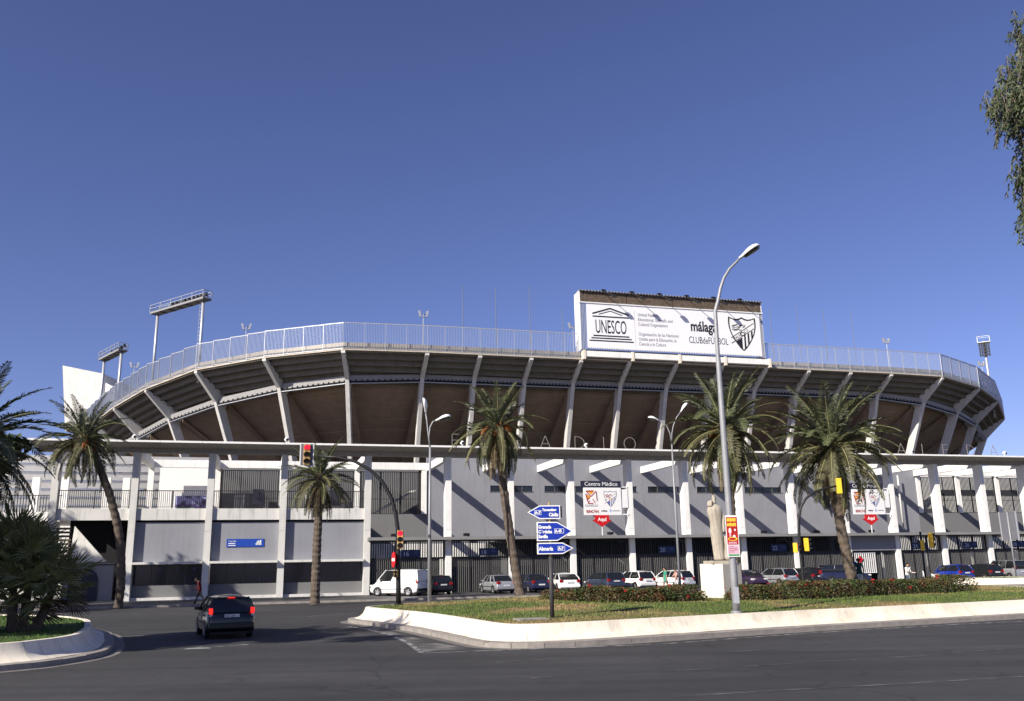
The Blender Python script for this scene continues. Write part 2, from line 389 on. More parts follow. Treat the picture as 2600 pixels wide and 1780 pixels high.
median, med_top, med_h = island('traffic_median', MED, .60, 5.5, 'lawn', 'blade', 42000, mound=.14)
ISL = [(-13.3,23.6),(-12.35,25.2),(-12.2,27.3),(-12.9,29.6),(-14.0,32.2),(-16.2,36.4),(-20.0,40.0),(-27.0,42.0),(-36.0,40.0),(-40.0,30.0),(-36.0,20.0),(-26.0,17.0),(-18.0,19.0)]
isl, isl_top, isl_h = island('corner_island', ISL, .60, .92, 'lawn_green', 'blade_green', 16000, mound=.06)
ISL2 = [(33.6,73.6),(35.2,71.6),(40.0,71.4),(52.0,74.5),(70.0,80.0),(71.0,84.0),(60.0,83.0),(44.0,78.5),(36.0,76.0)]
isl2, isl2_top, _ = island('far_island', ISL2, .60, 8.0, 'lawn_green', 'blade_green', 2500)
# painted lines (old, worn)
def strip(pts, w, m, name='road_marking', z=.006):
    pts = [Vector((p[0], p[1], z)) for p in pts]; b = MB(); vs = []
    for i, p in enumerate(pts):
        d = (pts[min(i+1, len(pts)-1)] - pts[max(i-1, 0)]).normalized(); nrm = Vector((-d.y, d.x, 0)) * w / 2; vs += [p - nrm, p + nrm]
    b.add(vs, [(2*i, 2*i+2, 2*i+3, 2*i+1) for i in range(len(pts)-1)])
    return tag(b.build(name, m), kind='structure')
gp = lambda l: [gnd(x, y) for x, y in l]
strip(gp([(880,1590),(930,1598),(990,1612),(1035,1632),(1070,1657)]), .16, 'line_paint')
strip(gp([(1072,1659),(1240,1652),(1500,1643),(1700,1634),(2037,1609),(2436,1585),(2598,1578)]), .14, 'line_paint')
strip(gp([(285,1619),(380,1613),(492,1608)]), .13, 'line_paint')
strip(gp([(620,1604),(700,1598),(800,1590)]), .13, 'line_faint')
strip(gp([(780,1566),(840,1561),(905,1557)]), .3, 'line_faint')
strip(gp([(240,1563),(360,1558),(470,1556)]), .25, 'line_faint')
strip(gp([(800,1598),(860,1596),(890,1594)]), .3, 'line_faint')
for l in ([(2029,1638),(2122,1633)], [(2397,1598),(2600,1586)], [(1840,1657),(1960,1647)]): strip(gp(l), .11, 'line_faint')
for l in ([(1350,1722),(1500,1712)], [(1690,1705),(1810,1698)], [(1890,1692),(2350,1665)], [(2420,1656),(2600,1646)]): strip(gp(l), .10, 'line_faint')
strip(gp([(1700,1770),(2000,1752),(2300,1736),(2600,1718)]), .10, 'line_faint')
strip(gp([(1260,1682),(1460,1670)]), .1, 'line_faint')
a0 = gnd(452,1650); ex = (gnd(545,1643) - a0).normalized(); ey = Vector((-ex.y, ex.x, 0)); b = MB()   # worn turn arrow
b.add([a0, a0 + ex*.9 - ey*.42, a0 + ex*.9 + ey*.42], [(0,1,2)]); b.add([a0+ex*.9-ey*.11, a0+ex*2.3-ey*.11, a0+ex*2.3+ey*.11, a0+ex*.9+ey*.11], [(0,1,2,3)])
for i, v in enumerate(b.v): b.v[i] = (v[0], v[1], .006)
tag(b.build('arrow_marking', 'line_paint'), kind='structure')
# pale swept dust beside the kerbs
mat('dust', (.16, .15, .14), .95, var=.4, scale=1.2, c2=(.05, .05, .05), c2scale=.8, c2lo=.40, c2hi=.58)
pp = gp([(905,1583),(1000,1605),(1100,1632),(1200,1646),(1080,1656),(1040,1634),(990,1613),(930,1598)]); b = MB().add([(p.x,p.y,.003) for p in pp], [tuple(range(8))])
tag(b.build('gore_pavement', 'dust'), kind='structure')
# ================================================================ stadium entrance building (local frame: x along the front, y into it)
EB = empty('entrance_building', O, A, 'long white and grey stadium entrance front with square columns and a flat overhanging roof edge', 'building')
CU = [-23.5,-17.9,-12.35,-6.76,-.05,6.65,12.1,17.57,23.05,28.5,33.95,39.4,44.95,50.35,55.7,61.1,66.5,71.9,77.3]
cm = MB().box(-.25,.25,0,.85,0.02,5.2).box(-.25,.25,0,.85,5.215,11.245).mesh('column', 'white_wall')
cmo = cm.copy(); cmo.materials[0] = MATS['white_grey']
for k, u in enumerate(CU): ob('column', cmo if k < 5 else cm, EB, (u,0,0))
x0, x1 = -25.2, 79.0
MB().box(x0+.3, x1, .02, .62, 11.24, 11.595).build('fascia_beam', 'concrete', EB)
MB().prism([(-1.95,11.80),(-1.95,11.92),(.9,11.92),(.9,11.62),(0.0,11.60)], lambda p,s: ((x0,x1)[s], p[0], p[1])).build('roof_slab', 'concrete', EB)
u = x0
while u < x1 - .1:
    e = min(u + 3.05, x1); MB().box(u, e-.02, -2.08, -1.952, 11.80, 11.945).build('roof_edge', 'white_clean', EB); u = e
for i, u in enumerate(CU):                             # beams running back from each column to the wall
    MB().box(u-.2, u+.2, .64, 9.55, 11.02, 11.66).build('roof_beam', 'white_wall', EB)
# --- main grey wall behind the columns, one panel per bay
WY = 9.6
def wall_panel(a, c, z0, z1, m, win=None, y=WY, t=.3):
    b = MB()
    if win:
        w0, w1, h0, h1 = win
        b.box(a, c, y, y+t, z0, h0).box(a, c, y, y+t, h1, z1).box(a, w0, y, y+t, h0, h1).box(w1, c, y, y+t, h0, h1)
        o = b.build('wall_panel', m, EB)
        g = MB().box(w0, w1, y+.12, y+.16, h0, h1).build('window', 'glass_dark', EB)
        f = MB()
        for k in range(1, 4): x = w0 + (w1-w0)*k/4; f.box(x-.03, x+.03, y+.06, y+.119, h0+.002, h1-.002)
        f.box(w0-.06, w1+.06, y-.04, y-.002, h0-.06, h0-.001); f.build('frame', 'slat_grey', g)
        return o
    return b.box(a, c, y, y+t, z0, z1).build('wall_panel', m, EB)
for i in range(5, 15):
    a, c = CU[i], CU[i+1]
    if i == 14: c = 61.14 if False else CU[14] + 5.4
    if i == 5: a = 6.45
    win = (a+.55, c-.65, 9.13, 9.70) if 6 <= i <= 11 else None
    wall_panel(a+.008, c-.008, 4.3, 12.7, 'grey_wall', win)
wall_panel(-.05, 12.09, .12, 4.29, 'white_wall')
wall_panel(12.11, 50.3, .12, 4.29, 'box_grey'); wall_panel(50.32, 79, .12, 4.29, 'white_wall')
wall_panel(0.2, 6.44, 4.3, 7.0, 'box_grey'); wall_panel(61.15, 79, 4.3, 7.0, 'box_grey')
for u in (6.2, 61.4, 66.6, 72.0): MB().box(u-.24, u+.24, WY-.15, WY+.35, 7.0, 11.1).build('pillar', 'white_wall', EB)
for u in CU[1:5]: MB().box(u-.24, u+.24, WY-.1, WY+.35, 7.0, 11.1).build('pillar', 'white_wall', EB)
MB().box(-18.1, 6.44, WY-.2, WY+.3, 11.1, 11.76).build('tie_beam', 'white_wall', EB)
MB().box(61.2, 79, WY-.2, WY+.3, 11.1, 11.76).build('tie_beam', 'white_wall', EB)
def slats(a, c, y, z0, z1, step, w, m, parent, name='slats', dep=.05):
    b = MB(); n_ = int((c-a)/step)
    for k in range(n_+1): x = a + k*(c-a)/n_; b.box(x-w/2, x+w/2, y-dep/2, y+dep/2, z0, z1)
    return stuff(b.build(name, m, parent, fix=False))
def cage(a, c, y, z0, z1):
    f = MB().box(a, c, y-.04, y+.04, z1-.06, z1).box(a, c, y-.04, y+.04, z0, z0+.06).box(a, c, y-.03, y+.03, (z0+z1)/2-.6, (z0+z1)/2-.55)
    k = a
    while k <= c + .01: f.box(k-.04, k+.04, y-.045, y+.045, z0, z1); k += (c-a)/max(1, round((c-a)/1.8))
    r = f.build('slat_screen', 'dark_metal', EB); slats(a+.1, c-.1, y, z0+.06, z1-.06, .17, .075, 'dark_metal', r); return r
cage(-12.0, -7.05, WY+.1, 7.0, 10.95); cage(-6.5, -.35, WY+.1, 7.0, 10.95); cage(.25, 5.9, WY+.1, 7.0, 10.95)
cage(61.7, 66.3, WY+.1, 7.0, 10.95); cage(66.9, 71.7, WY+.1, 7.0, 10.95); cage(72.3, 77.5, WY+.1, 7.0, 10.95)
# rooms behind the screens
MB().box(-12.2, 6.4, 14.0, 14.2, 7.0, 12.2).build('inner_wall', 'box_grey', EB)
MB().box(-18, 79, WY+.3, 15.5, 6.7, 6.98).build('inner_floor', 'concrete', EB)
MB().box(61.3, 65.5, 14.0, 14.2, 7.0, 12.0).build('inner_wall', 'box_grey', EB); MB().box(65.6, 80, 14.0, 14.2, 7.0, 12.0).build('inner_wall', 'white_wall', EB)
MB().box(67.5, 79, 13.9, 13.98, 9.3, 9.9).build('window', 'glass_dark', EB)
for a, c in ((1.2, 5.4), (63.0, 66.0)): MB().hexa([(a,12,7.0),(a+.5,12,7.0),(a+.5,13.2,7.0),(a,13.2,7.0),(c,12,9.4),(c+.5,12,9.4),(c+.5,13.2,9.4),(c,13.2,9.4)]).build('stair_flight', 'white_wall', EB)
for k, u in enumerate((-11.0, -9.3, -4.6, -2.2)): MB().box(u, u+1.0, 12.9, 13.1, 7.6+.4*(k%2), 9.0+.5*(k%2)).build('notice_board', ('sign_white','navy_board')[k%2], EB)
# --- left part: balcony, panels and ticket windows
for i in range(0, 4):
    a, c = CU[i]+.26, CU[i+1]-.26
    MB().box(a, c, .22, .5, 6.09, 6.97).build('balcony_edge', 'stained_white' if 'stained_white' in MATS else 'white_wall', EB)
    MB().box(a, c, .52, 9.4, 6.6, 6.96).build('balcony_floor', 'concrete', EB)
    r = MB().box(a, c, .30, .35, 8.31, 8.37).box(a, c, .30, .35, 7.06, 7.10).box((a+c)/2-.04, (a+c)/2+.04, .29, .36, 6.97, 8.37).build('railing', 'dark_metal', EB)
    slats(a+.06, c-.06, .325, 7.10, 8.31, .145, .04, 'dark_metal', r, 'railing_bars', .03)
    if i > 0:
        MB().box(a, c, .44, .8, 2.95, 5.92).build('wall_panel', 'panel_grey', EB)
        MB().box(a, c, .50, .8, 5.925, 6.085).build('gap_shade_strip', 'shade_black', EB)  # black strip painted as the shade below the balcony edge
        MB().box(a-.02, c, -.38, .438, 2.77, 2.948).build('ticket_canopy', 'white_grey', EB)
        MB().box(a, c, 1.25, 1.4, 1.19, 2.77).build('ticket_window', 'dark_blue_glass', EB)
        MB().box(a, c, .7, .95, .3, 1.2).build('counter_wall', 'box_grey', EB)
        MB().box(a, c, .3, .698, .115, .32).build('plinth', 'white_grey', EB)
        nn = {1: '1234', 2: '5678', 3: ['9', '10']}[i]
        for k, t in enumerate(nn):
            xy_text(t, .34, 'window_number', 'number_glow', EB, (a + (c-a)*(k+.5)/4 - .1, 1.235, 2.28), (1,0,0), (0,0,1))
        for k in range(1, 4): x = a + (c-a)*k/4; MB().box(x-.03, x+.03, 1.18, 1.248, 1.2, 2.76).build('mullion', 'slat_grey', EB)
sb = MB().box(-10.93, -8.1, .39, .438, 4.0, 4.62).build('blue_sign', 'sign_blue_wall', EB)
xy_text('Taquillas', .17, 'sign_text', 'sign_white', sb, (-10.8,.385,4.40), (1,0,0), (0,0,1))
for k, w in enumerate((.52, .56)): MB().box(-10.8, -10.8+w, .380, .3895, 4.24-.15*k, 4.30-.15*k).build('sign_text', 'sign_white', sb)
p = MB()
for k, (x, h) in enumerate(((-8.62,.30),(-8.52,.36),(-8.42,.33),(-8.35,.40))): p.box(x-.035, x+.03, .38, .3895, 4.14, 4.14+h)
p.box(-8.74,-8.3,.38,.3895,4.17,4.27); p.build('pictogram', 'sign_white', sb)
# bay under the balcony at the far left: dark passage, stair and arch
MB().box(-23.3, -18.1, 6.0, 6.2, .12, 6.6).build('passage_wall', 'shade_black', EB)  # back wall coloured black for the passage's shade
MB().box(-18.0, -17.85, .9, 6.0, .12, 6.6).build('passage_side', 'box_grey', EB)
MB().prism([(-22.6,2.95),(-22.4,5.8),(-19.9,3.05)], lambda p,s: (p[0], (3.0,3.3)[s], p[1])).build('stair_side', 'white_wall', EB)
MB().box(-22.9, -19.3, 2.9, 3.3, .12, 2.94).build('kiosk_wall', 'panel_grey', EB)
arch = [(-21.4+1.05*math.cos(t*math.pi/12)*1.0, 1.6+1.0*math.sin(t*math.pi/12)) for t in range(13)]
MB().prism(arch + [(-22.45,.12),(-20.35,.12)], lambda p,s: (p[0], (2.8,2.89)[s], p[1])).build('arch_door', 'navy_board', EB)
MB().box(-23.2, -18.2, .3, .4, 2.75, 2.85).build('passage_rail', 'dark_metal', EB)
# white stepped cladding and end wall further left
for k in range(7):
    z = 7.6 + k*.72; y = 17.5 - k*.45
    MB().hexa([(-36,y,z),(-13.5,y,z),(-13.5,y+.4,z),(-36,y+.4,z),(-36,y-.35,z+.66),(-13.5,y-.35,z+.66),(-13.5,y+.05,z+.66),(-36,y+.05,z+.66)]).build('cladding_band', 'white_clean', EB)
MB().box(-36, -13.5, 17.8, 18.0, 0.1, 7.6).build('end_wall', 'white_wall', EB)
for u in (-27.5, -25.2, -21.8, -20.2): MB().box(u-.3, u+.3, 12.0, 12.6, 7.0, 10.4).build('pillar', 'white_wall', EB)
MB().box(-33, -23.7, 4.0, 12.0, 6.2, 6.95).build('side_balcony', 'white_wall', EB)
r = MB().box(-33, -23.7, 4.02, 4.07, 8.2, 8.26).build('railing', 'dark_metal', EB); slats(-33, -23.8, 4.05, 6.95, 8.2, .2, .05, 'dark_metal', r, 'railing_bars')
MB().box(-32, -24.5, 8.0, 8.2, .1, 6.2).build('end_wall', 'white_wall', EB)
for k in range(9): MB().box(-24.9, -22.95, 5.0, 5.25, 3.2+k*.3, 3.36+k*.3).build('louvre', 'wood', EB)
# white room with painted mural behind the second bay
MB().box(-17.4, -12.2, 11.6, 11.8, 6.98, 11.9).build('inner_wall', 'white_clean', EB)
MB().box(-15.9, -12.4, 11.4, 11.58, 7.0, 8.75).build('mural', 'mural', EB); MB().box(-15.8, -14.3, 11.36, 11.398, 7.05, 7.7).build('mural_panel', 'mural_green', EB)
# --- gates between the columns to the right
for i in range(4, 18):
    a, c = CU[i]+.27, CU[i+1]-.27
    deep = 9.5 if 6 <= i <= 12 else .62  # middle bays: ceiling extended to the wall, added to darken the interior
    MB().box(a-.27, c+.27-.01, -1.05, -.002, 4.36, 4.60).build('gate_canopy', 'canopy_grey', EB)
    MB().box(a, c, 0, deep, 4.36, 4.598).build('gate_shade_ceiling', 'canopy_grey', EB)
    f = MB().box(a, c, .30, .42, 2.84, 3.0).box(a, c, .30, .42, 4.26, 4.36)
    for k in range(4): x = a + (c-a)*k/3; f.box(x-.05, x+.05, .29, .43, .12, 4.36)
    g = f.build('gate', 'dark_metal', EB)
    slats(a+.1, c-.1, .36, 3.0, 4.26, .19, .082, 'dark_metal', g, 'gate_bars', .05)
    if i == 12:                                        # the white barred gate beside the medical centre
        MB().box(a, c, .0, .2, 3.0, 4.34).build('gate_panel', 'grey_wall', g)
        w = MB().box(a+.3, a+2.6, .18, .26, 2.75, 2.82).box(a+.3, a+2.6, .18, .26, .95, 1.0).build('white_gate', 'sign_white', EB)
        slats(a+.35, a+2.55, .22, 1.0, 2.75, .2, .09, 'sign_white', w, 'gate_bars', .04)
        cr_ = MB().box(a+.75, a+.95, .1, .14, 1.9, 2.5).box(a+.55, a+1.15, .1, .1395, 2.1, 2.3).build('red_cross', 'sign_red', EB)
        slats(a+2.8, c-.1, .36, .14, 2.84, .17, .07, 'slat_grey', g, 'gate_bars', .06)
    else:
        slats(a+.1, c-.1, .36, .14, 2.84, .17, .07, 'slat_grey', g, 'gate_bars', .06)
    if 5 < i < 13: MB().box(a+.02, c-.02, 2.6, 2.7, .12, 4.3).build('gate_shade_sheet', 'shade_black', EB)  # black sheet painting the dark interior behind the bars
    else: MB().box(a+.02, c-.02, 2.6, 2.7, .12, 2.9).build('gate_shade_sheet', 'shade_black', EB)
for t, u, z in (('16',2.74,3.0),('18',9.27,3.05),('20',25.57,3.03),('22',36.76,3.05),('24',52.0,3.06),('26',57.99,3.1),('28',63.69,3.1)):
    s_ = MB().box(u, u+1.62, .16, .24, z, z+.62).build('gate_sign', 'sign_dark_blue', EB)
    xy_text(t, .52, 'gate_number', 'number_pale', s_, (u+.14, .155, z+.12), (1,0,0), (0,0,1))
    MB().box(u+1.1, u+1.45, .152, .159, z+.42, z+.46).box(u+1.1, u+1.4, .152, .159, z+.30, z+.33).build('sign_text', 'number_glow', s_)
for u, y in ((3.4,9.3),(10.2,9.3),(17.3,9.2),(24.6,9.2),(41.5,9.2),(47.7,9.2),(54.4,9.2)):          # floodlights on the wall above the gates
    MB().box(u-.28,u+.28,y-.25,y+.05,4.95,5.2).bar((u,y,5.2),(u,y+.3,5.05),.07).build('wall_floodlight', 'black', EB)
MB().tube([(58.3,8.9,11.0),(58.3,8.9,5.2)], .09, 8).build('downpipe', 'white_grey', EB, smooth=True)
# --- medical centre signs
def centro(du):
    s_ = MB().box(18.40+du, 22.15+du, -.12, -.02, 8.74, 9.31).build('name_board', 'navy_board', EB)
    xy_text('Centro Médico', .50, 'sign_text', 'sign_white', s_, (20.28+du, -.126, 8.89), (1,0,0), (0,0,1), sx=1.0, align='CENTER')
    w = MB().box(18.62+du, 22.12+du, -.12, -.02, 6.36, 8.735).build('sign_board', 'sign_white', EB)
    y = -.127
    lg = MB(); q = .13                                  # angular clinic mark in dark red brush strokes
    for p1, p2, ww in (((18.85,8.42),(19.55,8.45),.10),((18.82,8.2),(19.0,7.5),.10),((19.75,8.45),(19.82,7.6),.12),((18.9,8.4),(19.3,7.95),.08),((19.3,7.95),(19.75,8.4),.08),((19.0,7.35),(19.5,7.35),.08),((19.0,7.7),(19.2,7.9),.08),((19.0,7.38),(19.2,7.6),.07),((19.45,7.75),(19.7,7.38),.07)):
        lg.bar((p1[0]+du, y, p1[1]), (p2[0]+du, y, p2[1]), .008, ww)
    lg.build('logo_mark', 'logo_red', w)
    MB().add([(18.92+du,y+.002,8.2),(19.25+du,y+.002,7.95),(18.98+du,y+.002,7.75)], [(0,1,2)]).add([(19.0+du,y+.002,8.4),(19.6+du,y+.002,8.4),(19.3+du,y+.002,8.1)], [(0,1,2)]).build('logo_mark', 'logo_orange', w)
    xy_text('CLINICAS', .27, 'sign_text', 'ink_soft', w, (18.70+du, y, 7.08), (1,0,0), (0,0,1), sx=1.05)
    xy_text('RINCÓN', .34, 'sign_text', 'logo_red', w, (18.82+du, y, 6.55), (1,0,0), (0,0,1), sx=.85, offs=.012)
    crest(w, 21.1+du, y, 7.05, 1.18, 1.42, colour=True)
    xy_text('málaga', .21, 'sign_text', 'ink', w, (20.2+du, y, 6.66), (1,0,0), (0,0,1), offs=.004)
    MB().box(20.98+du, 21.14+du, y-.002, y+.005, 6.60, 6.88).build('logo_mark', 'pale_blue', w)
    xy_text('CLUBdeFÚTBOL', .13, 'sign_text', 'ink_soft', w, (21.2+du, y, 6.68), (1,0,0), (0,0,1), sx=.85)
    MB().box(22.16+du, 22.8+du, -.06, 0, 8.75, 8.85).box(22.16+du, 22.8+du, -.06, 0, 6.37, 6.47).box(22.2+du, 22.78+du, -.05, -.01, 7.0, 8.6).build('bracket', 'sign_white', EB)
    ar = MB().prism([(19.42,6.33),(20.72,6.33),(20.72,5.95),(20.98,5.92),(20.06,5.33),(19.12,5.92),(19.42,5.95)], lambda p,s: (p[0]+du, (-.62,-.54)[s], p[1])).build('arrow_sign', 'sign_red', EB)
    xy_text('Aquí', .42, 'sign_text', 'sign_white', ar, (20.07+du, -.626, 5.83), (1,0,0), (0,0,1), align='CENTER', offs=.012)
    MB().box(20.03+du, 20.10+du, -.58, -.53, 4.6, 5.4).build('sign_post', 'sign_white', EB)
def shield(cx, zb, w, h, k=1.0, n=14):
    """outline of the club crest: two dips and three peaks on top, tapering to a point"""
    pts = []
    top = [(-.5, 1.0), (-.36,.955), (-.22,.935), (-.10,.955), (0, 1.0), (.10,.955), (.22,.935), (.36,.955), (.5, 1.0)]
    for x, z in top: pts.append((x, z))
    for i in range(1, n): t = i / n; pts.append((.5 * math.cos(t*math.pi/2)**.72 * (1 + .12*math.sin(t*math.pi)), 1 - t*1.0))
    pts.append((0, 0))
    for i in range(n-1, 0, -1): t = i / n; pts.append((-.5 * math.cos(t*math.pi/2)**.72 * (1 + .12*math.sin(t*math.pi)), 1 - t*1.0))
    return [(cx + x*w*k, zb + h/2 + (z-.5)*h*k) for x, z in pts]
def clip(poly, a, b_, c):                              # keep a*x+b*z<=c
    out = []
    for i in range(len(poly)):
        p, q = poly[i], poly[(i+1) % len(poly)]; fp = a*p[0]+b_*p[1]-c; fq = a*q[0]+b_*q[1]-c
        if fp <= 0: out.append(p)
        if fp * fq < 0: t = fp/(fp-fq); out.append((p[0]+(q[0]-p[0])*t, p[1]+(q[1]-p[1])*t))
    return out
def crest(parent, cx, y, zb, w, h, colour=False):
    flat = lambda pl, m, dy, nm: MB().add([(p[0], y-dy, p[1]) for p in pl], [tuple(range(len(pl)))]).build(nm, m, parent) if len(pl) > 2 else None
    dark = 'crest_grey' if colour else 'ink'
    flat(shield(cx, zb, w, h), dark, .002, 'crest')
    inn = shield(cx, zb, w, h, .90); flat(inn, 'sign_white', .005, 'crest')
    cz = zb + h*.52; s = .62; zc = lambda x, o: cz + (x-cx)*s + o                       # the slanting band
    low = clip(inn, -s, 1, cz - s*cx - .10*h)                                            # below the band
    for k in range(7):
        xa = cx - .40*w + k*.145*w
        if k < 3: continue
        st = clip(clip(low, -1, 0, -(cx - .02*w + (k-3)*.135*w + .06*w)), 1, 0, cx - .02*w + (k-3)*.135*w + .125*w)
        flat(st, 'crest_blue' if colour else 'ink', .008, 'crest_stripe')
    flat(clip(clip(low, 1, 0, cx - .03*w), 1, 0, cx), 'crest_blue' if colour else 'ink', .008, 'crest_field')
    b = MB(); ang = math.atan(s)
    for o in (.085*h, -.075*h):
        b.bar((cx-.44*w, y-.008, zc(cx-.44*w, o)) if True else 0, (cx+.44*w, y-.008, zc(cx+.44*w, o)), .004, .022*h)
    b.build('crest_band', dark, parent)
    ex = (math.cos(ang), 0, math.sin(ang)); ey = (-math.sin(ang), 0, math.cos(ang))
    if not colour:
        xy_text('MALAGA C.F.', .105*h, 'crest_text', 'ink', parent, (cx-.34*w, y-.012, zc(cx-.34*w, -.035*h)), ex, ey, sx=.95)
    b = MB(); random.seed(5)
    for k in range(26):                                                                  # castle and hillside above the band
        x = cx - .34*w + random.random()*.42*w; z = cz + .06*h + random.random()*.18*h
        if z - cz < (x-cx)*s + .10*h: continue
        b.bar((x-.05*w, y-.010, z-.01*h), (x+.05*w, y-.010, z+.025*h), .004, .02*h)
    b.build('crest_castle', 'logo_red' if colour else 'ink', parent)
    ring = [(cx + .11*w*math.cos(t*math.pi/10), cz + .06*h*math.sin(t*math.pi/10) - .02*h) for t in range(20)]
    flat(ring, 'logo_orange' if colour else 'ink', .014, 'crest_ball')
    flat([(cx + .06*w*math.cos(t*math.pi/3+.3), cz - .02*h + .034*h*math.sin(t*math.pi/3+.3)) for t in range(6)], 'sign_white', .017, 'crest_ball')
centro(0); centro(27.12)
# --- thin upright letters standing on the roof edge
def letter(ch, u):
    b = MB(); t = .042; y = -1.5; z0, h = 11.92, 1.1
    def seg(p, q): b.bar((u+p[0], y, z0+p[1]*h), (u+q[0], y, z0+q[1]*h), t)
    arcs = lambda cx, cz, rx, rz, a0, a1, n=14: [(cx+rx*math.cos(R(a0+(a1-a0)*k/n)), cz+rz*math.sin(R(a0+(a1-a0)*k/n))) for k in range(n+1)]
    def pl(ps):
        for p, q in zip(ps, ps[1:]): seg(p, q)
    if ch == 'A': seg((-.48,0),(0,1)); seg((0,1),(.48,0)); seg((-.3,.36),(.3,.36))
    if ch == 'I': seg((0,0),(0,1))
    if ch == 'L': seg((-.25,0),(-.25,1)); seg((-.25,.03),(.3,.03))
    if ch == 'E': seg((-.25,0),(-.25,1)); [seg((-.25,z),(.3,z)) for z in (.03,.52,.97)]
    if ch == 'T': seg((0,0),(0,1)); seg((-.4,.97),(.4,.97))
    if ch == 'D': seg((-.4,0),(-.4,1)); pl(arcs(-.4,.5,.85,.5,-90,90))
    if ch == 'O': pl(arcs(0,.5,.54,.5,0,360,22))
    if ch == 'R': seg((-.3,0),(-.3,1)); pl(arcs(-.3,.74,.55,.26,-90,90)); seg((-.1,.48),(.3,0))
    if ch == 'S': pl(arcs(0,.74,.3,.25,20,270)); pl(arcs(0,.26,.3,.24,90,-160))
    b.build('roof_letter', 'letter_steel', EB)
for ch, u in zip('ESTADIO', (6.9,9.4,12.1,14.8,17.9,20.15,22.6)): letter(ch, u)
for ch, u in zip('LA', (31.2,34.0)): letter(ch, u)
for ch, u in zip('ROSALEDA', (42.4,45.2,48.0,50.76,53.4,55.8,58.8,61.55)): letter(ch, u)
for u in (-17.94,-6.74,7.45,18.41,29.5,40.5,51.65,62.56):
    b = MB(); b.tube([(u,-1.8,11.93),(u,-1.8,12.06)], .05)
    b.loft([[(u+.19*math.sin(R(e))*math.cos(t*math.pi/6), -1.8+.19*math.sin(R(e))*math.sin(t*math.pi/6), 12.22-.19*math.cos(R(e))) for t in range(12)] for e in (8,45,90,120,150,175)])
    d_ = b.build('dome_camera', 'sign_white', EB, smooth=True)
    MB().loft([[(u+.03+r_*math.cos(t*math.pi/6), -1.8-dy, 12.20+r_*math.sin(t*math.pi/6)) for t in range(12)] for r_, dy in ((.11,.16),(.09,.20))]).build('lens', 'black', d_)
# ================================================================ the upper stand: ribs, stepped slabs, beam, parapet and fence
ST = empty('stadium_stand', O, A, 'huge curved concrete stadium stand on leaning ribs with a barred fence along its rim', 'stadium')
RIB = [(-32.4,53.2,19.4,70,3.1),(-29.3,45.2,20.2,68,3.1),(-25.85,37.5,21.0,65,3.1),(-21.5,29.3,21.8,60,3.0),(-15.8,21.8,22.6,46,3.0),(-8.95,16.4,23.0,34,2.6),(-1.5,11.75,23.1,14,2.4)]
RIB += [(6.8+5.45*k, 11.6, 23.2, 0, 2.1) for k in range(11)]
RIB += [(68.6,11.85,23.15,-14,2.6),(78.2,16.6,23.05,-33,2.8),(87.6,23.6,22.9,-48,2.9),(99.2,34.6,22.6,-56,3.0),(106.5,46.5,22.5,-68,3.0),(110.5,59.5,22.5,-78,3.0)]
def rp(i, s, z):                                       # point at inward distance s behind rim point i
    u, v, zr, a, kd = RIB[i]; return Vector((u + math.sin(R(a))*s, v + math.cos(R(a))*s, z))
def tang(i): a = RIB[i][3]; return Vector((math.cos(R(a)), -math.sin(R(a)), 0))
NR = len(RIB)
for i in range(NR):
    u, v, zr, a, kd = RIB[i]; zk = zr - kd; w = .20; t = tang(i)
    f = lambda p, s, i=i, t=t, w=w: rp(i, p[0], p[1]) + t * (w if s else -w)
    poly = [(0,zr-.02),(0,zr-.42),(2.75,zk-.1),(2.9,zk-.45),(5.2,zr-8.7),(7.0,zr-14.5),(8.1,zr-14.5),(6.15,zr-8.7),(4.05,zk-.6),(4.4,zr-2.95),(4.4,zr-2.5)]
    MB().prism(poly, f).build('rib', 'rib_concrete', ST)
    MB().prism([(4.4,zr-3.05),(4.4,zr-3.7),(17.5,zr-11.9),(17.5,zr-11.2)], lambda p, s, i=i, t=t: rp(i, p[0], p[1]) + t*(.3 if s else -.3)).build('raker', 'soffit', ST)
def span(i, pts):                                      # hexahedron between rib i and i+1; pts = 4 (s, z-offset from the rim)
    out = []
    for k in (i, i+1): out.append([rp(k, s, RIB[k][2] + dz) for s, dz in pts])
    return out[0] + out[1]
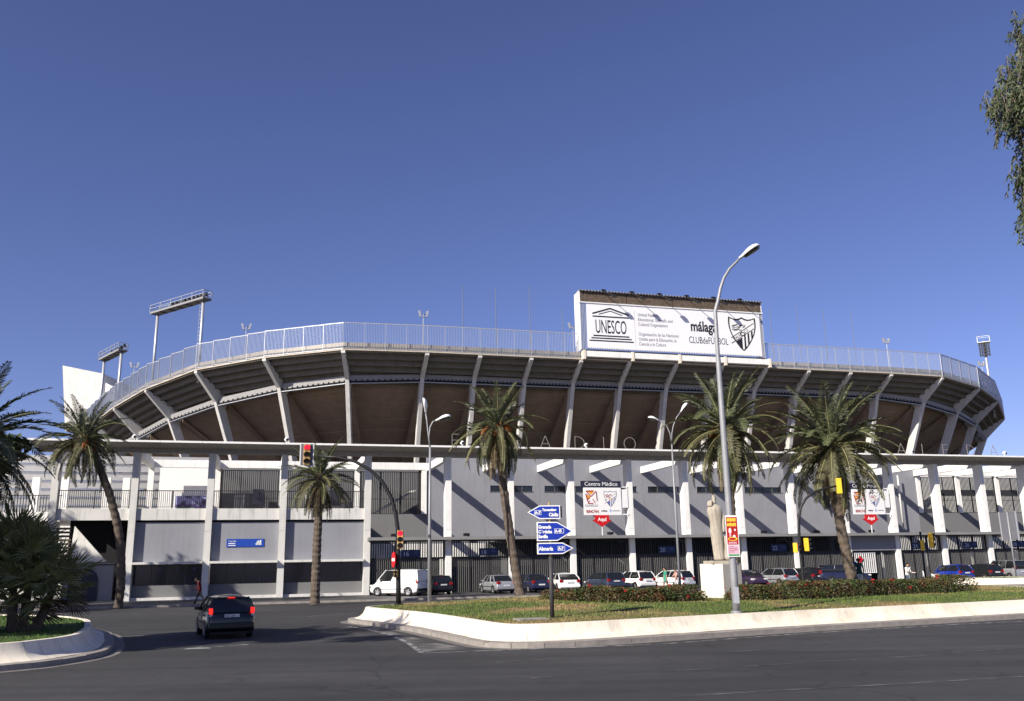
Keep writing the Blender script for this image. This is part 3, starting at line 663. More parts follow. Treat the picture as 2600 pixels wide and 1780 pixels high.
for i in range(NR-1):
    for k in range(6):                                  # stepped undersides of the top rows
        s0 = .1 + k*.78; d0 = -.06 - k*.485
        b = MB(); b.hexa(span(i, [(s0,d0-.22),(s0+.20,d0-.22),(s0+.20,d0+.36),(s0,d0+.36)]))
        b.hexa(span(i, [(s0+.202,d0-.16),(s0+.82,d0-.16),(s0+.82,d0-.01),(s0+.202,d0-.01)]))
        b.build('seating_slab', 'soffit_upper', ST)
    pr = [(4.72, -2.45)]                                # board-marked raking soffit below the knees
    for k in range(6, 30):
        s0 = .1 + k*.78; d0 = -.06 - k*.485; j_ = .05*(k % 2) + .015*((k*7+i*3) % 3); pr += [(s0,d0-.10-j_),(s0+.765,d0-.575-j_)]
    pr += [(pr[-1][0], pr[-1][1]+.6), (4.72, -2.1)]
    n_ = len(pr); L0 = [rp(i, a_, RIB[i][2]+c_) for a_, c_ in pr]; L1 = [rp(i+1, a_, RIB[i+1][2]+c_) for a_, c_ in pr]
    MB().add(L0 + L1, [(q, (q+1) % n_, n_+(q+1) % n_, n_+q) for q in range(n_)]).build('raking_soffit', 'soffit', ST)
    # steel beam along the knees with a row of fixings and a pale trim
    kz = [-RIB[k][4] for k in (i, i+1)]
    def sp(s0, s1, h0, h1):
        out = []
        for k, kk in ((i, kz[0]), (i+1, kz[1])): out += [rp(k, s0, RIB[k][2]+kk+h0), rp(k, s1, RIB[k][2]+kk+h0), rp(k, s1, RIB[k][2]+kk+h1), rp(k, s0, RIB[k][2]+kk+h1)]
        return out
    bo = MB().hexa(sp(3.0, 3.12, -.22, .34)).build('knee_beam', 'steel_beam', ST)
    MB().hexa(sp(2.96, 3.3, -.50, -.44)).build('trim', 'galv', bo)
    MB().hexa(sp(3.06, 3.2, -.44, -.22)).build('beam_shade_strip', 'shade_black', bo)  # solid black strip, painted shade under the beam
    b = MB(); n_ = 13
    for q in range(n_):
        tq = (q+.5)/n_; p0 = rp(i, 2.97, RIB[i][2]+kz[0]-.2).lerp(rp(i+1, 2.97, RIB[i+1][2]+kz[1]-.2), tq); b.box(p0.x-.07, p0.x+.07, p0.y-.04, p0.y+.04, p0.z-.03, p0.z+.09)
    stuff(b.build('fixings', 'black', bo, fix=False))
    # parapet
    MB().hexa(span(i, [(.30,-.05),(.48,-.05),(.48,.72),(.30,.72)])).build('parapet', 'parapet', ST)
    MB().hexa(span(i, [(-.06,-.14),(.45,-.14),(.45,-.03),(-.06,-.03)])).build('rim_edge', 'parapet', ST)
    # fence: level panels, stepping down where the rim falls
    if 23.0 < (RIB[i][0] + RIB[i+1][0])/2 < 44.8 and RIB[i][3] == 0: continue
    np_ = 3 if RIB[i][3] == 0 and RIB[i+1][3] == 0 else 4
    for k in range(np_):
        t0, t1 = k/np_, (k+1)/np_
        p = rp(i, 0, RIB[i][2]).lerp(rp(i+1, 0, RIB[i+1][2]), t0); q = rp(i, 0, RIB[i][2]).lerp(rp(i+1, 0, RIB[i+1][2]), t1)
        z = (p.z + q.z)/2 + .02; d = (q - p); d.z = 0; Lp = d.length; ang = math.atan2(d.y, d.x)
        b = MB().box(.0, Lp, -.03, .03, 2.58, 2.66).box(0, Lp, -.025, .025, 0, .06).box(-.03, .03, -.04, .04, -.1, 2.68)
        if k == np_-1 and i == NR-2: b.box(Lp-.03, Lp+.03, -.04, .04, -.1, 2.68)
        fr = b.build('fence_panel', 'galv', ST); fr.location = (p.x, p.y, z); fr.rotation_euler = (0, 0, ang)
        b = MB(); nb = int(Lp/.155)
        for j in range(1, nb): x = Lp*j/nb; b.box(x-.016, x+.016, -.016, .016, .06, 2.58)
        stuff(b.build('fence_bars', 'bar_steel', fr, fix=False))
# ---------------------------------------------------------------- advertising board on the rim
BB = empty('advertising_board', fw(33.8, 11.2, 23.3), A, 'white advertising board with black lettering and crest on the stadium rim', 'billboard')
bx = lambda u: u - 33.8
bz = lambda z: z - 23.3
MB().box(bx(22.98), bx(44.66), 0, .25, bz(29.25), bz(30.42)).build('backing', 'wood_dark', BB)
for k in range(5):                                     # weathered timber strip above the banner
    for q in range(4):
        a_ = 23.05 + q*5.4; MB().box(bx(a_), bx(a_+5.3), -.05 - .012*((k+q)%2), -.002, bz(29.30+k*.215), bz(29.30+k*.215+.205)).build('board', 'wood', BB)
MB().box(bx(22.95), bx(44.7), -.28, .6, bz(30.425), bz(30.54)).build('cap', 'galv', BB)
b = MB()
for k in range(60): x = bx(22.97 + k*.363); b.box(x, x+.18, -.33, -.285, bz(30.40), bz(30.50))
stuff(b.build('cap_teeth', 'black', BB, fix=False))
MB().box(bx(22.9), bx(44.75), -.16, -.06, bz(29.14), bz(29.25)).build('rail', 'sign_white', BB)
MB().box(bx(23.75), bx(44.3), -.07, 0, bz(24.2), bz(29.13)).build('banner', 'banner_white', BB)
for k in range(4):
    for u_ in (23.1, 44.4): MB().box(bx(u_+k*.16*(1 if u_ < 30 else .4)), bx(u_+k*.16*(1 if u_ < 30 else .4))+.05, -.06, .1, bz(24.0), bz(29.13)).build('side_post', 'galv', BB)
MB().box(bx(22.96), bx(23.05), -.06, 1.5, bz(24.0), bz(30.42)).build('side_panel', 'white_clean', BB); MB().box(bx(44.6), bx(44.68), -.06, 1.5, bz(24.0), bz(30.42)).build('side_panel', 'white_clean', BB)
b = MB()
for k in range(104): x = bx(23.75 + k*.1975); b.box(x, x+.05, -.09, -.071, bz(24.05), bz(24.3))
stuff(b.build('lacing', 'ink_soft', BB, fix=False))
MB().box(bx(23.0), bx(44.6), -.12, -.02, bz(23.92), bz(24.04)).build('bottom_rail', 'black', BB)
for k in range(4): MB().box(bx(23.15+k*5.45+.28), bx(23.15+(k+1)*5.45-.03), -.25, .35, bz(23.28), bz(23.88)).build('support_beam', 'white_wall', BB)
for k in range(5): MB().box(bx(23.15+k*5.45-.02), bx(23.15+k*5.45+.26), -.32, .3, bz(22.98), bz(23.95)).build('bracket', 'plinth', BB)
for k in range(6):                                     # floodlights on arms
    x = bx(25.7 + k*3.25)
    b = MB().bar((x,-.3,bz(30.45)), (x+.75,-1.35,bz(29.75)), .06).box(x-.22, x+.22, -.35, .0, bz(30.53), bz(30.70))
    lo = b.build('lamp_arm', 'black', BB); MB().hexa([(x+.5,-1.6,bz(29.45)),(x+1.0,-1.6,bz(29.45)),(x+1.0,-1.2,bz(29.6)),(x+.5,-1.2,bz(29.6)),(x+.55,-1.5,bz(29.75)),(x+.95,-1.5,bz(29.75)),(x+.95,-1.25,bz(29.8)),(x+.55,-1.25,bz(29.8))]).build('lamp_head', 'plastic_dark', lo)
yy = -.075
def seg(p, q, w): return MB().bar((bx(p[0]), yy, bz(p[1])), (bx(q[0]), yy, bz(q[1])), .006, w)
lg = MB()
for p, q, w in (((24.39,28.02),(26.44,28.68),.17),((26.40,28.68),(28.55,28.02),.17),((25.1,27.97),(26.44,28.38),.10),((26.44,28.38),(27.8,27.97),.10),((24.4,27.73),(28.55,27.73),.15),
                ((24.42,25.62),(28.5,25.62),.15),((24.18,25.35),(28.75,25.35),.14),((23.95,25.07),(28.98,25.07),.14)):
    lg.bar((bx(p[0]), yy, bz(p[1])), (bx(q[0]), yy, bz(q[1])), .006, w)
lg.build('temple_logo', 'ink', BB)
xy_text('UNESCO', 2.10, 'banner_text', 'ink', BB, (bx(26.45), yy, bz(25.92)), (1,0,0), (0,0,1), sx=.43, align='CENTER', offs=.012)
dt = MB()
for k in range(20): z = 28.5 - k*.2; dt.box(bx(29.2)-.03, bx(29.2)+.03, yy-.003, yy+.003, bz(z)-.03, bz(z)+.03)
dt.build('dotted_line', 'ink', BB)
for k, t in enumerate(('United Nations', 'Educational, Scientific and', 'Cultural Organization', None, 'Organización de las Naciones', 'Unidas para la Educación, la', 'Ciencia y la Cultura')):
    if t: xy_text(t, .53, 'banner_text', 'ink_soft', BB, (bx(29.58), yy, bz(28.02 - k*.54)), (1,0,0), (0,0,1), sx=.74)
xy_text('málaga', 1.62, 'banner_text', 'ink', BB, (bx(35.75), yy, bz(26.72)), (1,0,0), (0,0,1), sx=.72, offs=.045)
xy_text('CLUBdeFÚTBOL', 1.08, 'banner_text', 'ink', BB, (bx(35.45), yy, bz(25.34)), (1,0,0), (0,0,1), sx=.62)
crest(BB, bx(42.07), yy, bz(24.72), 3.3, 3.9)
# ---------------------------------------------------------------- things standing behind the rim
def flood_tower(p0, p1, zplat, zbase, label, depth=1.1, lamps=9):
    c = (p0 + p1)/2; d = p1 - p0; d.z = 0; L_ = d.length; ang = math.atan2(d.y, d.x)
    r = empty('floodlight_gantry', (c.x, c.y, zbase), ang, label, 'floodlight', 'floodlight gantries on the stand')
    h = zplat - zbase; a = L_/2
    for s in (-1, 1): MB().tube([(s*a*.86,0,0),(s*a*.86,0,h)], .16, 10).build('post', 'galv', r, smooth=True)
    pf = MB().box(-a, a, -depth/2, depth/2, h, h+.22)
    pf.build('platform', 'steel_beam', r)
    g = MB()
    for k in range(7): x = -a + .15 + (2*a-.3)*k/6; g.box(x, x+.08, -depth/2+.05, depth/2-.05, h-.06, h-.002)
    stuff(g.build('grating', 'dark_metal', r))
    for sy in (-depth/2, depth/2):
        b = MB(); n_ = 5
        for k in range(n_+1): x = -a + 2*a*k/n_; b.box(x-.035, x+.035, sy-.035, sy+.035, h+.22, h+1.0)
        for z in (.58, .97): b.box(-a, a, sy-.03, sy+.03, h+z, h+z+.05)
        b.build('guard_rail', 'galv', r)
    b = MB()
    for sx in (-a, a): [b.box(sx-.03, sx+.03, -depth/2, depth/2, h+z, h+z+.05) for z in (.58,.97)]
    b.build('guard_rail', 'galv', r)
    for k in range(lamps):
        x = -a*.4 + (a*1.25)*k/(lamps-1); MB().hexa([(x-.18,.15,h+.55),(x+.18,.15,h+.55),(x+.18,.45,h+.6),(x-.18,.45,h+.6),(x-.18,.2,h+1.0),(x+.18,.2,h+1.0),(x+.18,.4,h+.95),(x-.18,.4,h+.95)]).build('floodlight', 'plastic_dark', r)
    b = MB(); x = a*.86 - .35
    for k in range(int(h/.45)): b.box(x-.2, x+.2, -.02, .02, .3+k*.45, .34+k*.45)
    b.box(x-.22,x-.18,-.02,.02,.2,h).build('ladder', 'galv', r)
flood_tower(at(393,783,97.3), at(527,750,91.6), 30.6, 21.5, 'wide floodlight gantry on two posts above the left curve of the stand')
flood_tower(at(263,900,110), at(314,872,104.8), 28.3, 20.0, 'smaller floodlight gantry on two posts behind the leftmost palm crown', lamps=5)
p = at(2508,940,126); r = empty('floodlight_mast', (p.x, p.y, 21.5), R(-30), 'floodlight mast with lamp bank above the right end of the stand', 'floodlight')
MB().tube([(0,0,0),(0,0,11.3)], .17, 10).build('post', 'galv', r, smooth=True)
b = MB()
for k in range(5):
    for q in range(4): b.box(-.72+k*.29, -.49+k*.29, -.45, -.15, 9.0+q*.5, 9.4+q*.5)
b.build('lamp_bank', 'plastic_dark', r)
MB().box(-.8,.8,-.55,.6,11.0,11.1).build('platform', 'galv', r)
b = MB()
for x in (-.8, .8): b.box(x-.03,x+.03,-.55,.6,11.9,11.95).box(x-.03,x+.03,-.55,-.5,11.1,11.95).box(x-.03,x+.03,.55,.6,11.1,11.95)
b.box(-.8,.8,-.55,-.5,11.9,11.95).box(-.8,.8,.55,.6,11.9,11.95).build('guard_rail', 'galv', r)
SPK = [(625,838,90.5,'loudspeaker pair on a thin mast left of the widest fence section'),(1075,806,88,'loudspeaker pair in a V on the mast over the straight rim'),(341,935,101,'tilted loudspeaker low behind the left curved fence'),
       (1455,836,93,'single loudspeaker beside the left edge of the advertising board'),(2251,872,113,'loudspeaker pair on the mast right of the advertising board'),(2493,930,120,'loudspeaker above the right curved fence')]
for x, y, D, lb in SPK:
    p = at(x, y, D + 1.5); r = empty('loudspeaker_mast', (p.x, p.y, p.z - 4.2), A, lb, 'loudspeaker', 'loudspeakers along the rim')
    MB().tube([(0,0,0),(0,0,4.6)], .055, 6).build('mast', 'galv', r)
    for s in (-1, 1):
        b = MB().hexa([(s*.28-.10,-.14,4.25),(s*.28+.10,-.14,4.25),(s*.28+.10,.14,4.25),(s*.28-.10,.14,4.25),(s*.46-.10,-.14,4.9),(s*.46+.10,-.14,4.9),(s*.46+.10,.14,4.93),(s*.46-.10,.14,4.93)])
        h_ = b.build('horn', 'galv', r); MB().bar((0,0,4.55),(s*.3,0,4.55),.05).build('bracket', 'dark_metal', h_)
for k, (x, y0, y1, D) in enumerate(((1175,729,832,99),(1260,736,836,100),(1347,730,840,101),(1430,788,842,102),(1965,785,872,113),(2035,779,872,115),(2102,788,876,117),(2174,792,880,119))):
    p = at(x, y1+40, D); q = at(x - (6 if x > 1900 else 0)*1.0, y0, D); r = empty('flagpole', p, 0, ('first','second','third','fourth','fifth','sixth','seventh','eighth')[k] + ' thin bare flagpole from the left above the stadium rim', 'flagpole', 'bare flagpoles above the rim')
    hh = q.z - p.z; MB().tube([(0,0,0),(0,0,hh*.6),(0,0,hh)], [.05,.042,.03], 6).build('pole', 'pole_dark', r); MB().tube([(0,0,hh+.001),(0,0,hh+.12)], .055, 6).build('finial', 'pole_dark', r)
# white wall of the far stand, seen behind the left palm
c4 = [at(x, y, 132) for x, y in ((159,928),(263,949),(257,1095),(165,1095))]
b = MB().prism([(p.x, p.z) for p in c4], lambda p, s: (p[0], 132 + (0, 14)[s], p[1]))
tag(b.build('end_wall', 'white_grey'), 'tall blank white wall of the far stand behind the left palm', 'wall')
c4 = [at(x, y, 128) for x, y in ((268,972),(292,985),(292,1060),(266,1060))]
b = MB().prism([(p.x, p.z) for p in c4], lambda p, s: (p[0], 128 + (0, 6)[s], p[1]))
tag(b.build('roof_plant_room', 'white_clean'), 'small white block between the far wall and the curved fence', 'building')
# ================================================================ plants
def frond_mesh(L, droop, npair, m, seed, leaf=.42, name='frond', up=.35, stiff=1.0):
    rnd = random.Random(seed); b = MB(); pts = []; ang = 0; p = Vector((0,0,0)); n = 16
    for k in range(n+1):
        pts.append(p.copy()); t = k/n; ang = -R(droop) * (t**1.35); p = p + Vector((math.cos(ang), 0, math.sin(ang))) * (L/n)
    b.tube(pts, [.028*(1-.85*k/n)+.004 for k in range(n+1)], 4, mi=1, cap=False)
    def pt(t):
        q = min(n-1, int(t*n)); return pts[q].lerp(pts[q+1], t*n-q), (pts[q+1]-pts[q]).normalized()
    for k in range(npair):
        t = .10 + .89*k/(npair-1); ll = leaf * (min(1, t*4+.25)) * (1 - .72*max(0, t-.55)/.45) * rnd.uniform(.85,1.12)
        c, d = pt(t); nrm = Vector((0,1,0)).cross(d).normalized(); nrm = nrm if nrm.z > 0 or True else -nrm
        for s in (-1, 1):
            fwd = rnd.uniform(.55,.95); side = Vector((0,s,0))
            dr = (d*fwd + side*1.0 + Vector((0,0,1))*rnd.uniform(up-.3, up+.25) ).normalized()
            tip = c + dr*ll + Vector((0,0,-.18*ll*rnd.uniform(.3,1.6)/stiff)); mid = c + dr*ll*.45
            wv = d.cross(dr).cross(dr).normalized() if rnd.random() < .5 else d
            w = .015 * (1 + .5*rnd.random()); b.add([c, mid + wv*w, tip, mid - wv*w], [(0,1,2),(0,2,3)])
    return b.mesh(name, [m, 'palm_rachis'])
FR = {}
for nm, L_, dr, m_, lf in (('up',3.0,30,'palm_leaf',.46),('up2',3.0,52,'palm_leaf',.44),('mid',3.0,72,'palm_leaf',.46),('mid2',3.0,96,'palm_leaf_old',.46),('low',3.0,58,'palm_leaf_old',.36),('low2',2.9,80,'palm_leaf',.38),('dead',2.6,28,'palm_dead',.30),('dead2',2.4,45,'palm_dead',.26)):
    FR[nm] = frond_mesh(L_, dr, 74, m_, len(FR)+3, lf, 'frond', -.1 if 'dead' in nm else -.22 if 'low' in nm else .3)
def fruit_mesh(seed):
    rnd = random.Random(seed); b = MB(); b.tube([(0,0,0),(.35,0,.12),(.62,0,-.02),(.72,0,-.22)], [.03,.025,.02,.015], 5)
    for k in range(60):
        a = rnd.uniform(0,6.28); r_ = rnd.uniform(.02,.2); x = .72 + math.cos(a)*r_; y = math.sin(a)*r_; z0 = -.15 - rnd.random()*.15; l = rnd.uniform(.25,.6)
        b.tube([(.72,0,-.15),(x,y,z0-l*.5),(x*1.02,y*1.05,z0-l)], [.012,.022,.018], 4, cap=False)
    return b.mesh('fruit_cluster', 'palm_fruit')
FRU = [fruit_mesh(1), fruit_mesh(2)]
def palm(base, crown, label, L=3.0, nf=48, rt=.23, fruit=0, skirt=14, bend=None, lo=-45, seed=1, hi=84, tilt=0):
    rnd = random.Random(seed); base = Vector(base); crown = Vector(crown)
    r = empty('date_palm', base, 0, label, 'palm tree', 'date palms'); c = crown - base
    bend = Vector(bend or (0,0,0)); pts = []; rad = []; n = 46
    for k in range(n+1):
        t = k/n; p = c*t + bend*(4*t*(1-t)) + Vector((rnd.uniform(-.012,.012), rnd.uniform(-.012,.012), 0)); p.z = c.z*t
        pts.append(p); rad.append(rt*(1.18 if k == 0 else 1)*(1.12-.22*t)*(1 + (.07 if k % 2 else -.05) + rnd.uniform(-.03,.03)) * (1.25 if t > .93 else 1))
    MB().tube(pts, rad, 12).build('trunk', 'palm_trunk', r, smooth=False)
    nb = MB()                                          # old leaf bases under the crown
    for k in range(46):
        a = k*2.4; z = c.z - .95*k/46 - .02; q = c + Vector((math.cos(a)*rt*.9, math.sin(a)*rt*.9, 0)); q.z = z
        nb.bar(q, q + Vector((math.cos(a)*.16, math.sin(a)*.16, .22)), .11, .05)
    stuff(nb.build('leaf_bases', 'palm_trunk', r, fix=False))
    for k in range(nf):
        t = (k+.5)/nf; el = hi + (lo-hi)*(t**.85); az = k*2.39996 + rnd.uniform(-.2,.2)
        nm = ('up' if el > 60 else 'up2' if el > 38 else 'mid' if el > 12 else ('mid2','low')[k%2] if el > -20 else ('low','low2')[k%2])
        s = L/3.0 * rnd.uniform(.88,1.08) * (.9 if el > 70 else 1)
        o = ob('frond', FR[nm], r, c + Vector((math.cos(az)*.12, math.sin(az)*.12, -.25*t)), (rnd.uniform(-.25,.25), -R(el + rnd.uniform(-7,7)), az), s)
    for k in range(skirt):
        az = k*2.39996 + .7; el = rnd.uniform(-82,-55)
        ob('dead_frond', FR[('dead','dead2')[k%2]], r, c + Vector((math.cos(az)*.2, math.sin(az)*.2, -.45)), (0, -R(el), az), L/3.0*rnd.uniform(.75,1.05))
    for k in range(fruit):
        az = k*2*math.pi/fruit + rnd.uniform(-.3,.3); ob('fruit_cluster', FRU[k%2], r, c + Vector((0,0,-.12)), (0, -R(rnd.uniform(-10,30)), az), rnd.uniform(.8,1.15))
    return r
g = lambda x, y, z: gnd(x, y, z)
p_ = at(1264,1082,51.5); palm((p_.x+1.15, 51.3, .66), p_, 'date palm with orange fruit growing at the left end of the rose hedge', L=3.1, nf=48, rt=.24, fruit=7, skirt=20, bend=(-.15,0,0), seed=3, lo=-56)
p_ = at(1842,1085,47.5); palm((p_.x-.05, 47.4, .68), p_, 'tall date palm rising directly behind the statue', L=3.6, nf=58, rt=.23, fruit=2, skirt=10, seed=4, lo=-60)
p_ = at(2112,1128,52); palm((p_.x+.36, 51.6, .66), p_, 'broad date palm right of the statue with leaning trunk behind the hedge', L=4.3, nf=62, rt=.27, fruit=1, skirt=22, bend=(-.25,0,0), seed=5, lo=-48)
b_ = gnd(799,1533,.12); p_ = at(812,1212,b_.y); palm(b_, p_, 'small date palm on the plaza below the overhead traffic signal', L=2.9, nf=36, rt=.27, fruit=0, skirt=22, seed=6, lo=-30, hi=88)
b_ = gnd(300,1541,.12); p_ = at(214,1112,56.5); palm(b_, p_, 'curved date palm with orange fruit before the dark passage at left', L=3.3, nf=44, rt=.25, fruit=5, skirt=6, bend=(1.0,0,0), seed=7, lo=-48)
p_ = at(-82,1120,27.5); palm((p_.x-.3, 27.6, .62), p_, 'date palm cut off by the left edge of the picture', L=3.0, nf=60, rt=.3, fruit=2, skirt=14, seed=8, lo=-60)
# fan palm clump on the corner island
def fan_mesh(seed, m='fan_leaf'):
    rnd = random.Random(seed); b = MB(); Lp = .75; b.tube([(0,0,0),(Lp*.5,0,.05),(Lp,0,0)], [.016,.013,.010], 4, mi=1, cap=False)
    for k in range(26):
        a = R(-118 + 236*k/25); l = (.78 - .16*abs(a)/2.0)*rnd.uniform(.9,1.08); d = Vector((math.cos(a), math.sin(a), .12+rnd.uniform(-.08,.08)))
        c = Vector((Lp,0,0)); s = Vector((-d.y, d.x, 0)).normalized()*.021; mid = c + d*l*.55; tip = c + d*l + Vector((0,0,-.10*rnd.random()))
        b.add([c, mid+s, tip, mid-s + Vector((0,0,.012))], [(0,1,2),(0,2,3)])
    return b.mesh('fan_leaf', [m, 'palm_rachis'])
FAN = [fan_mesh(k) for k in range(4)] + [fan_mesh(9, 'palm_dead')]
b0 = gnd(45,1600,.64)
fp = empty('fan_palm', b0, 0, 'bushy fan palm clump standing on the grassy corner island', 'palm tree')
rnd = random.Random(21)
for k, (dx, dy, h, nl) in enumerate(((.2,0,1.9,30),(-.5,.3,2.5,30),(.75,.3,1.35,24),(-1.1,-.2,1.7,26),(.0,-.4,1.0,20),(-1.7,.4,2.3,24))):
    top = Vector((dx*1.15, dy, h)); MB().tube([(dx*.6,dy*.6,-.05),(dx*.9,dy,h*.5),top], [.16,.13,.12], 9).build('stem', 'palm_trunk', fp)
    for q in range(nl):
        t = (q+.5)/nl; el = 80 - 125*t; az = q*2.39996 + k
        ob('fan_leaf', FAN[q % 4] if el > -25 else FAN[(q % 2)*4], fp, top, (rnd.uniform(-.7,.7), -R(el), az), rnd.uniform(.85,1.2))
# hanging eucalyptus at the right edge
et = empty('eucalyptus', (19.6,24.4,0), 0, 'drooping eucalyptus tree reaching in at the upper right edge', 'tree')
MB().tube([(0,0,0),(.1,0,4),(-.2,.2,9),(-.4,0,14),(-.3,.1,20)], [.42,.36,.30,.2,.06], 10).build('trunk', 'bark', et, smooth=True)
rnd = random.Random(33); lf = MB()
for q in ((-3.4,-.2,16.8,.07),(-2.6,.6,18.6,.06),(-3.3,-.2,13.9,.05),(1.8,.5,17,.08),(-1.4,1.2,20.5,.05),(2.5,-1,14,.06)):
    MB().tube([(-.2,.1,q[2]-4.5),(q[0]*.5,q[1]*.5,q[2]-1.2),(q[0],q[1],q[2])], [q[3]*2,q[3]*1.3,q[3]*.4], 6).build('limb', 'bark', et, smooth=True)
ELL = [(-2.3,-.4,16.0,2.9,2.0,1.8,1500),(-3.2,-.2,13.8,1.35,1.4,1.5,700),(-1.6,0,18.6,2.2,2.0,1.7,700),(-3.5,.1,12.5,1.0,1.0,.9,220),(2.2,0,16,3,3,3.2,180),(-.4,0,12.9,2.4,2,1.6,240)]
for ex_, ey_, ez_, rx, ry, rz, nn in ELL:
    for k in range(nn):
        while True:
            v = Vector((rnd.uniform(-1,1), rnd.uniform(-1,1), rnd.uniform(-1,1)))
            if .25 < v.length < 1: break
        c = Vector((ex_+v.x*rx, ey_+v.y*ry, ez_+v.z*rz)); l = rnd.uniform(.4,.95); sw = Vector((rnd.uniform(-.3,.15), rnd.uniform(-.2,.2), 0)); nl = rnd.randint(10,18)
        lf.tube([c, c + sw*.5 + Vector((0,0,-l*.5)), c + sw + Vector((0,0,-l))], .006, 3, mi=1, cap=False)
        for q in range(nl):
            t = q/nl; p = c + sw*t + Vector((0,0,-l*t)); a = rnd.uniform(0,6.28); ll = rnd.uniform(.13,.22)
            d = Vector((math.cos(a)*.55, math.sin(a)*.55, -rnd.uniform(.35,1))).normalized(); s = d.cross(Vector((rnd.uniform(-1,1), rnd.uniform(-1,1), .2))).normalized()*.028
            lf.add([p, p+d*ll*.45+s, p+d*ll, p+d*ll*.45-s], [(0,1,2),(0,2,3)])
stuff(lf.build('crown', ['euc_leaf', 'bark'], et, fix=False))
# rose hedges on the median
def hedge(path, depth, h, label, seed, nl):
    rnd = random.Random(seed); P_ = [Vector((x, y)) for x, y in path]; c0 = P_[len(P_)//2]; z0 = med_h(c0.x, c0.y)
    r = empty('rose_hedge', (c0.x, c0.y, z0), 0, label, 'hedge', 'rose hedges on the median'); L_ = [0]
    for a, q in zip(P_, P_[1:]): L_.append(L_[-1] + (q-a).length)
    def pt(s):
        for k in range(len(P_)-1):
            if L_[k+1] >= s: break
        t = (s-L_[k])/(L_[k+1]-L_[k]); d = (P_[k+1]-P_[k]).normalized(); return P_[k].lerp(P_[k+1], t), Vector((-d.y, d.x))
    lump = [(rnd.uniform(0,L_[-1]), rnd.uniform(.25,1.0), rnd.uniform(-.12,.12)) for _ in range(int(L_[-1]*1.6))]
    def hh(s): return h + sum(a*math.exp(-((s-c)/w)**2) for c, w, a in lump)
    lv = MB(); st_ = MB(); bl = MB()
    for k in range(nl):
        s = rnd.uniform(0, L_[-1]); p, n_ = pt(s); H_ = max(.35, hh(s)); q = rnd.random(); end = min(1, min(s, L_[-1]-s)/.5 + .25)
        dd = rnd.uniform(0,1); z = H_*end*(1 - rnd.random()**1.8*.95)
        wd = depth*(1 - .35*abs(z/H_ - .55)); off = (dd-.5)*wd + depth/2
        c = Vector((p.x + n_.x*off - c0.x + rnd.uniform(-.1,.1), p.y + n_.y*off - c0.y + rnd.uniform(-.1,.1), z))
        a = rnd.uniform(0,6.28); e = rnd.uniform(-.6,.9); d = Vector((math.cos(a)*math.cos(e), math.sin(a)*math.cos(e), math.sin(e))); sd = d.cross(Vector((rnd.uniform(-1,1),rnd.uniform(-1,1),rnd.uniform(.1,1)))).normalized()
        ll = rnd.uniform(.06,.12); lv.add([c-d*ll*.5, c+sd*ll*.32, c+d*ll*.5, c-sd*ll*.32], [(0,1,2,3)])
    for k in range(int(L_[-1]*14)):
        s = rnd.uniform(.1, L_[-1]-.1); p, n_ = pt(s); off = rnd.uniform(.15,.85)*depth; q = Vector((p.x+n_.x*off-c0.x, p.y+n_.y*off-c0.y, -.05)); hz = hh(s)*rnd.uniform(.7,1.22)
        st_.tube([q, q+Vector((rnd.uniform(-.15,.15), rnd.uniform(-.15,.15), hz*.6)), q+Vector((rnd.uniform(-.25,.25), rnd.uniform(-.25,.25), hz))], [.014,.010,.005], 4, cap=False)
        if rnd.random() < .24:
            f = q + Vector((rnd.uniform(-.25,.25), rnd.uniform(-.3,.1), hz*rnd.choice((1,1,.8,.5))))
            for j in range(rnd.randint(1,5)):
                g_ = f + Vector((rnd.uniform(-.1,.1), rnd.uniform(-.1,.1), rnd.uniform(-.05,.08))); rr = rnd.uniform(.03,.05)
                bl.loft([[g_ + Vector((rr*sc*math.cos(t*1.2566+zz*9), rr*sc*math.sin(t*1.2566+zz*9), zz*rr)) for t in range(5)] for zz, sc in ((-.8,.4),(-.2,1),(.5,.95),(.8,.4))])
    stuff(lv.build('foliage', 'rose_leaf', r, fix=False)); stuff(st_.build('stems', 'bark', r, fix=False)); stuff(bl.build('roses', 'rose_red', r, fix=False))
hedge([(1.0,43.8),(2.4,41.0),(4.2,38.9),(6.2,38.5),(8.3,39.4)], 1.7, .50, 'rose hedge left of the statue between it and the sign post', 51, 15000)
hedge([(8.9,38.9),(10.5,38.6),(13.0,39.4),(17.0,41.6),(20.8,43.6),(22.6,44.6)], 1.8, .64, 'longer rose hedge right of the statue and the lamp post', 52, 21000)
# ---------------------------------------------------------------- statue on its plinth
sp_ = at(1832,1480,42.6); zs = med_h(sp_.x, sp_.y)
SM = empty('statue', (sp_.x, sp_.y, zs-.02), 0, 'weathered stone statue of a robed figure on a cream block plinth', 'statue')
hp = 2.28 - zs
o = bevel(MB().box(-.67,.67,-.67,.67,0,hp).build('plinth', 'plinth', SM), .02); o.rotation_euler = (0,0,R(38))
o = bevel(MB().box(-.62,.62,-.5,.5,hp,hp+.14).build('slab', 'statue_stone', SM), .02); o.rotation_euler = (0,0,R(14))
rnd = random.Random(3); k_ = .00305
def rings(rows, cx=360, dep=.62, y0=0, n=26, wob=.012):
    out = []
    for zz, xl, xr in rows:
        c = ((xl+xr)/2-cx)*k_; w = (xr-xl)/2*k_; z = hp + .13 + (1112-zz)*k_
        out.append([Vector((c + w*math.cos(t*2*math.pi/n)*(1+rnd.uniform(-.03,.03)+.05*math.sin(t*2.5)), y0 + max(w, .12)*dep*math.sin(t*2*math.pi/n)*(1+.08*math.sin(t*3.1)), z)) for t in range(n)])
    return out
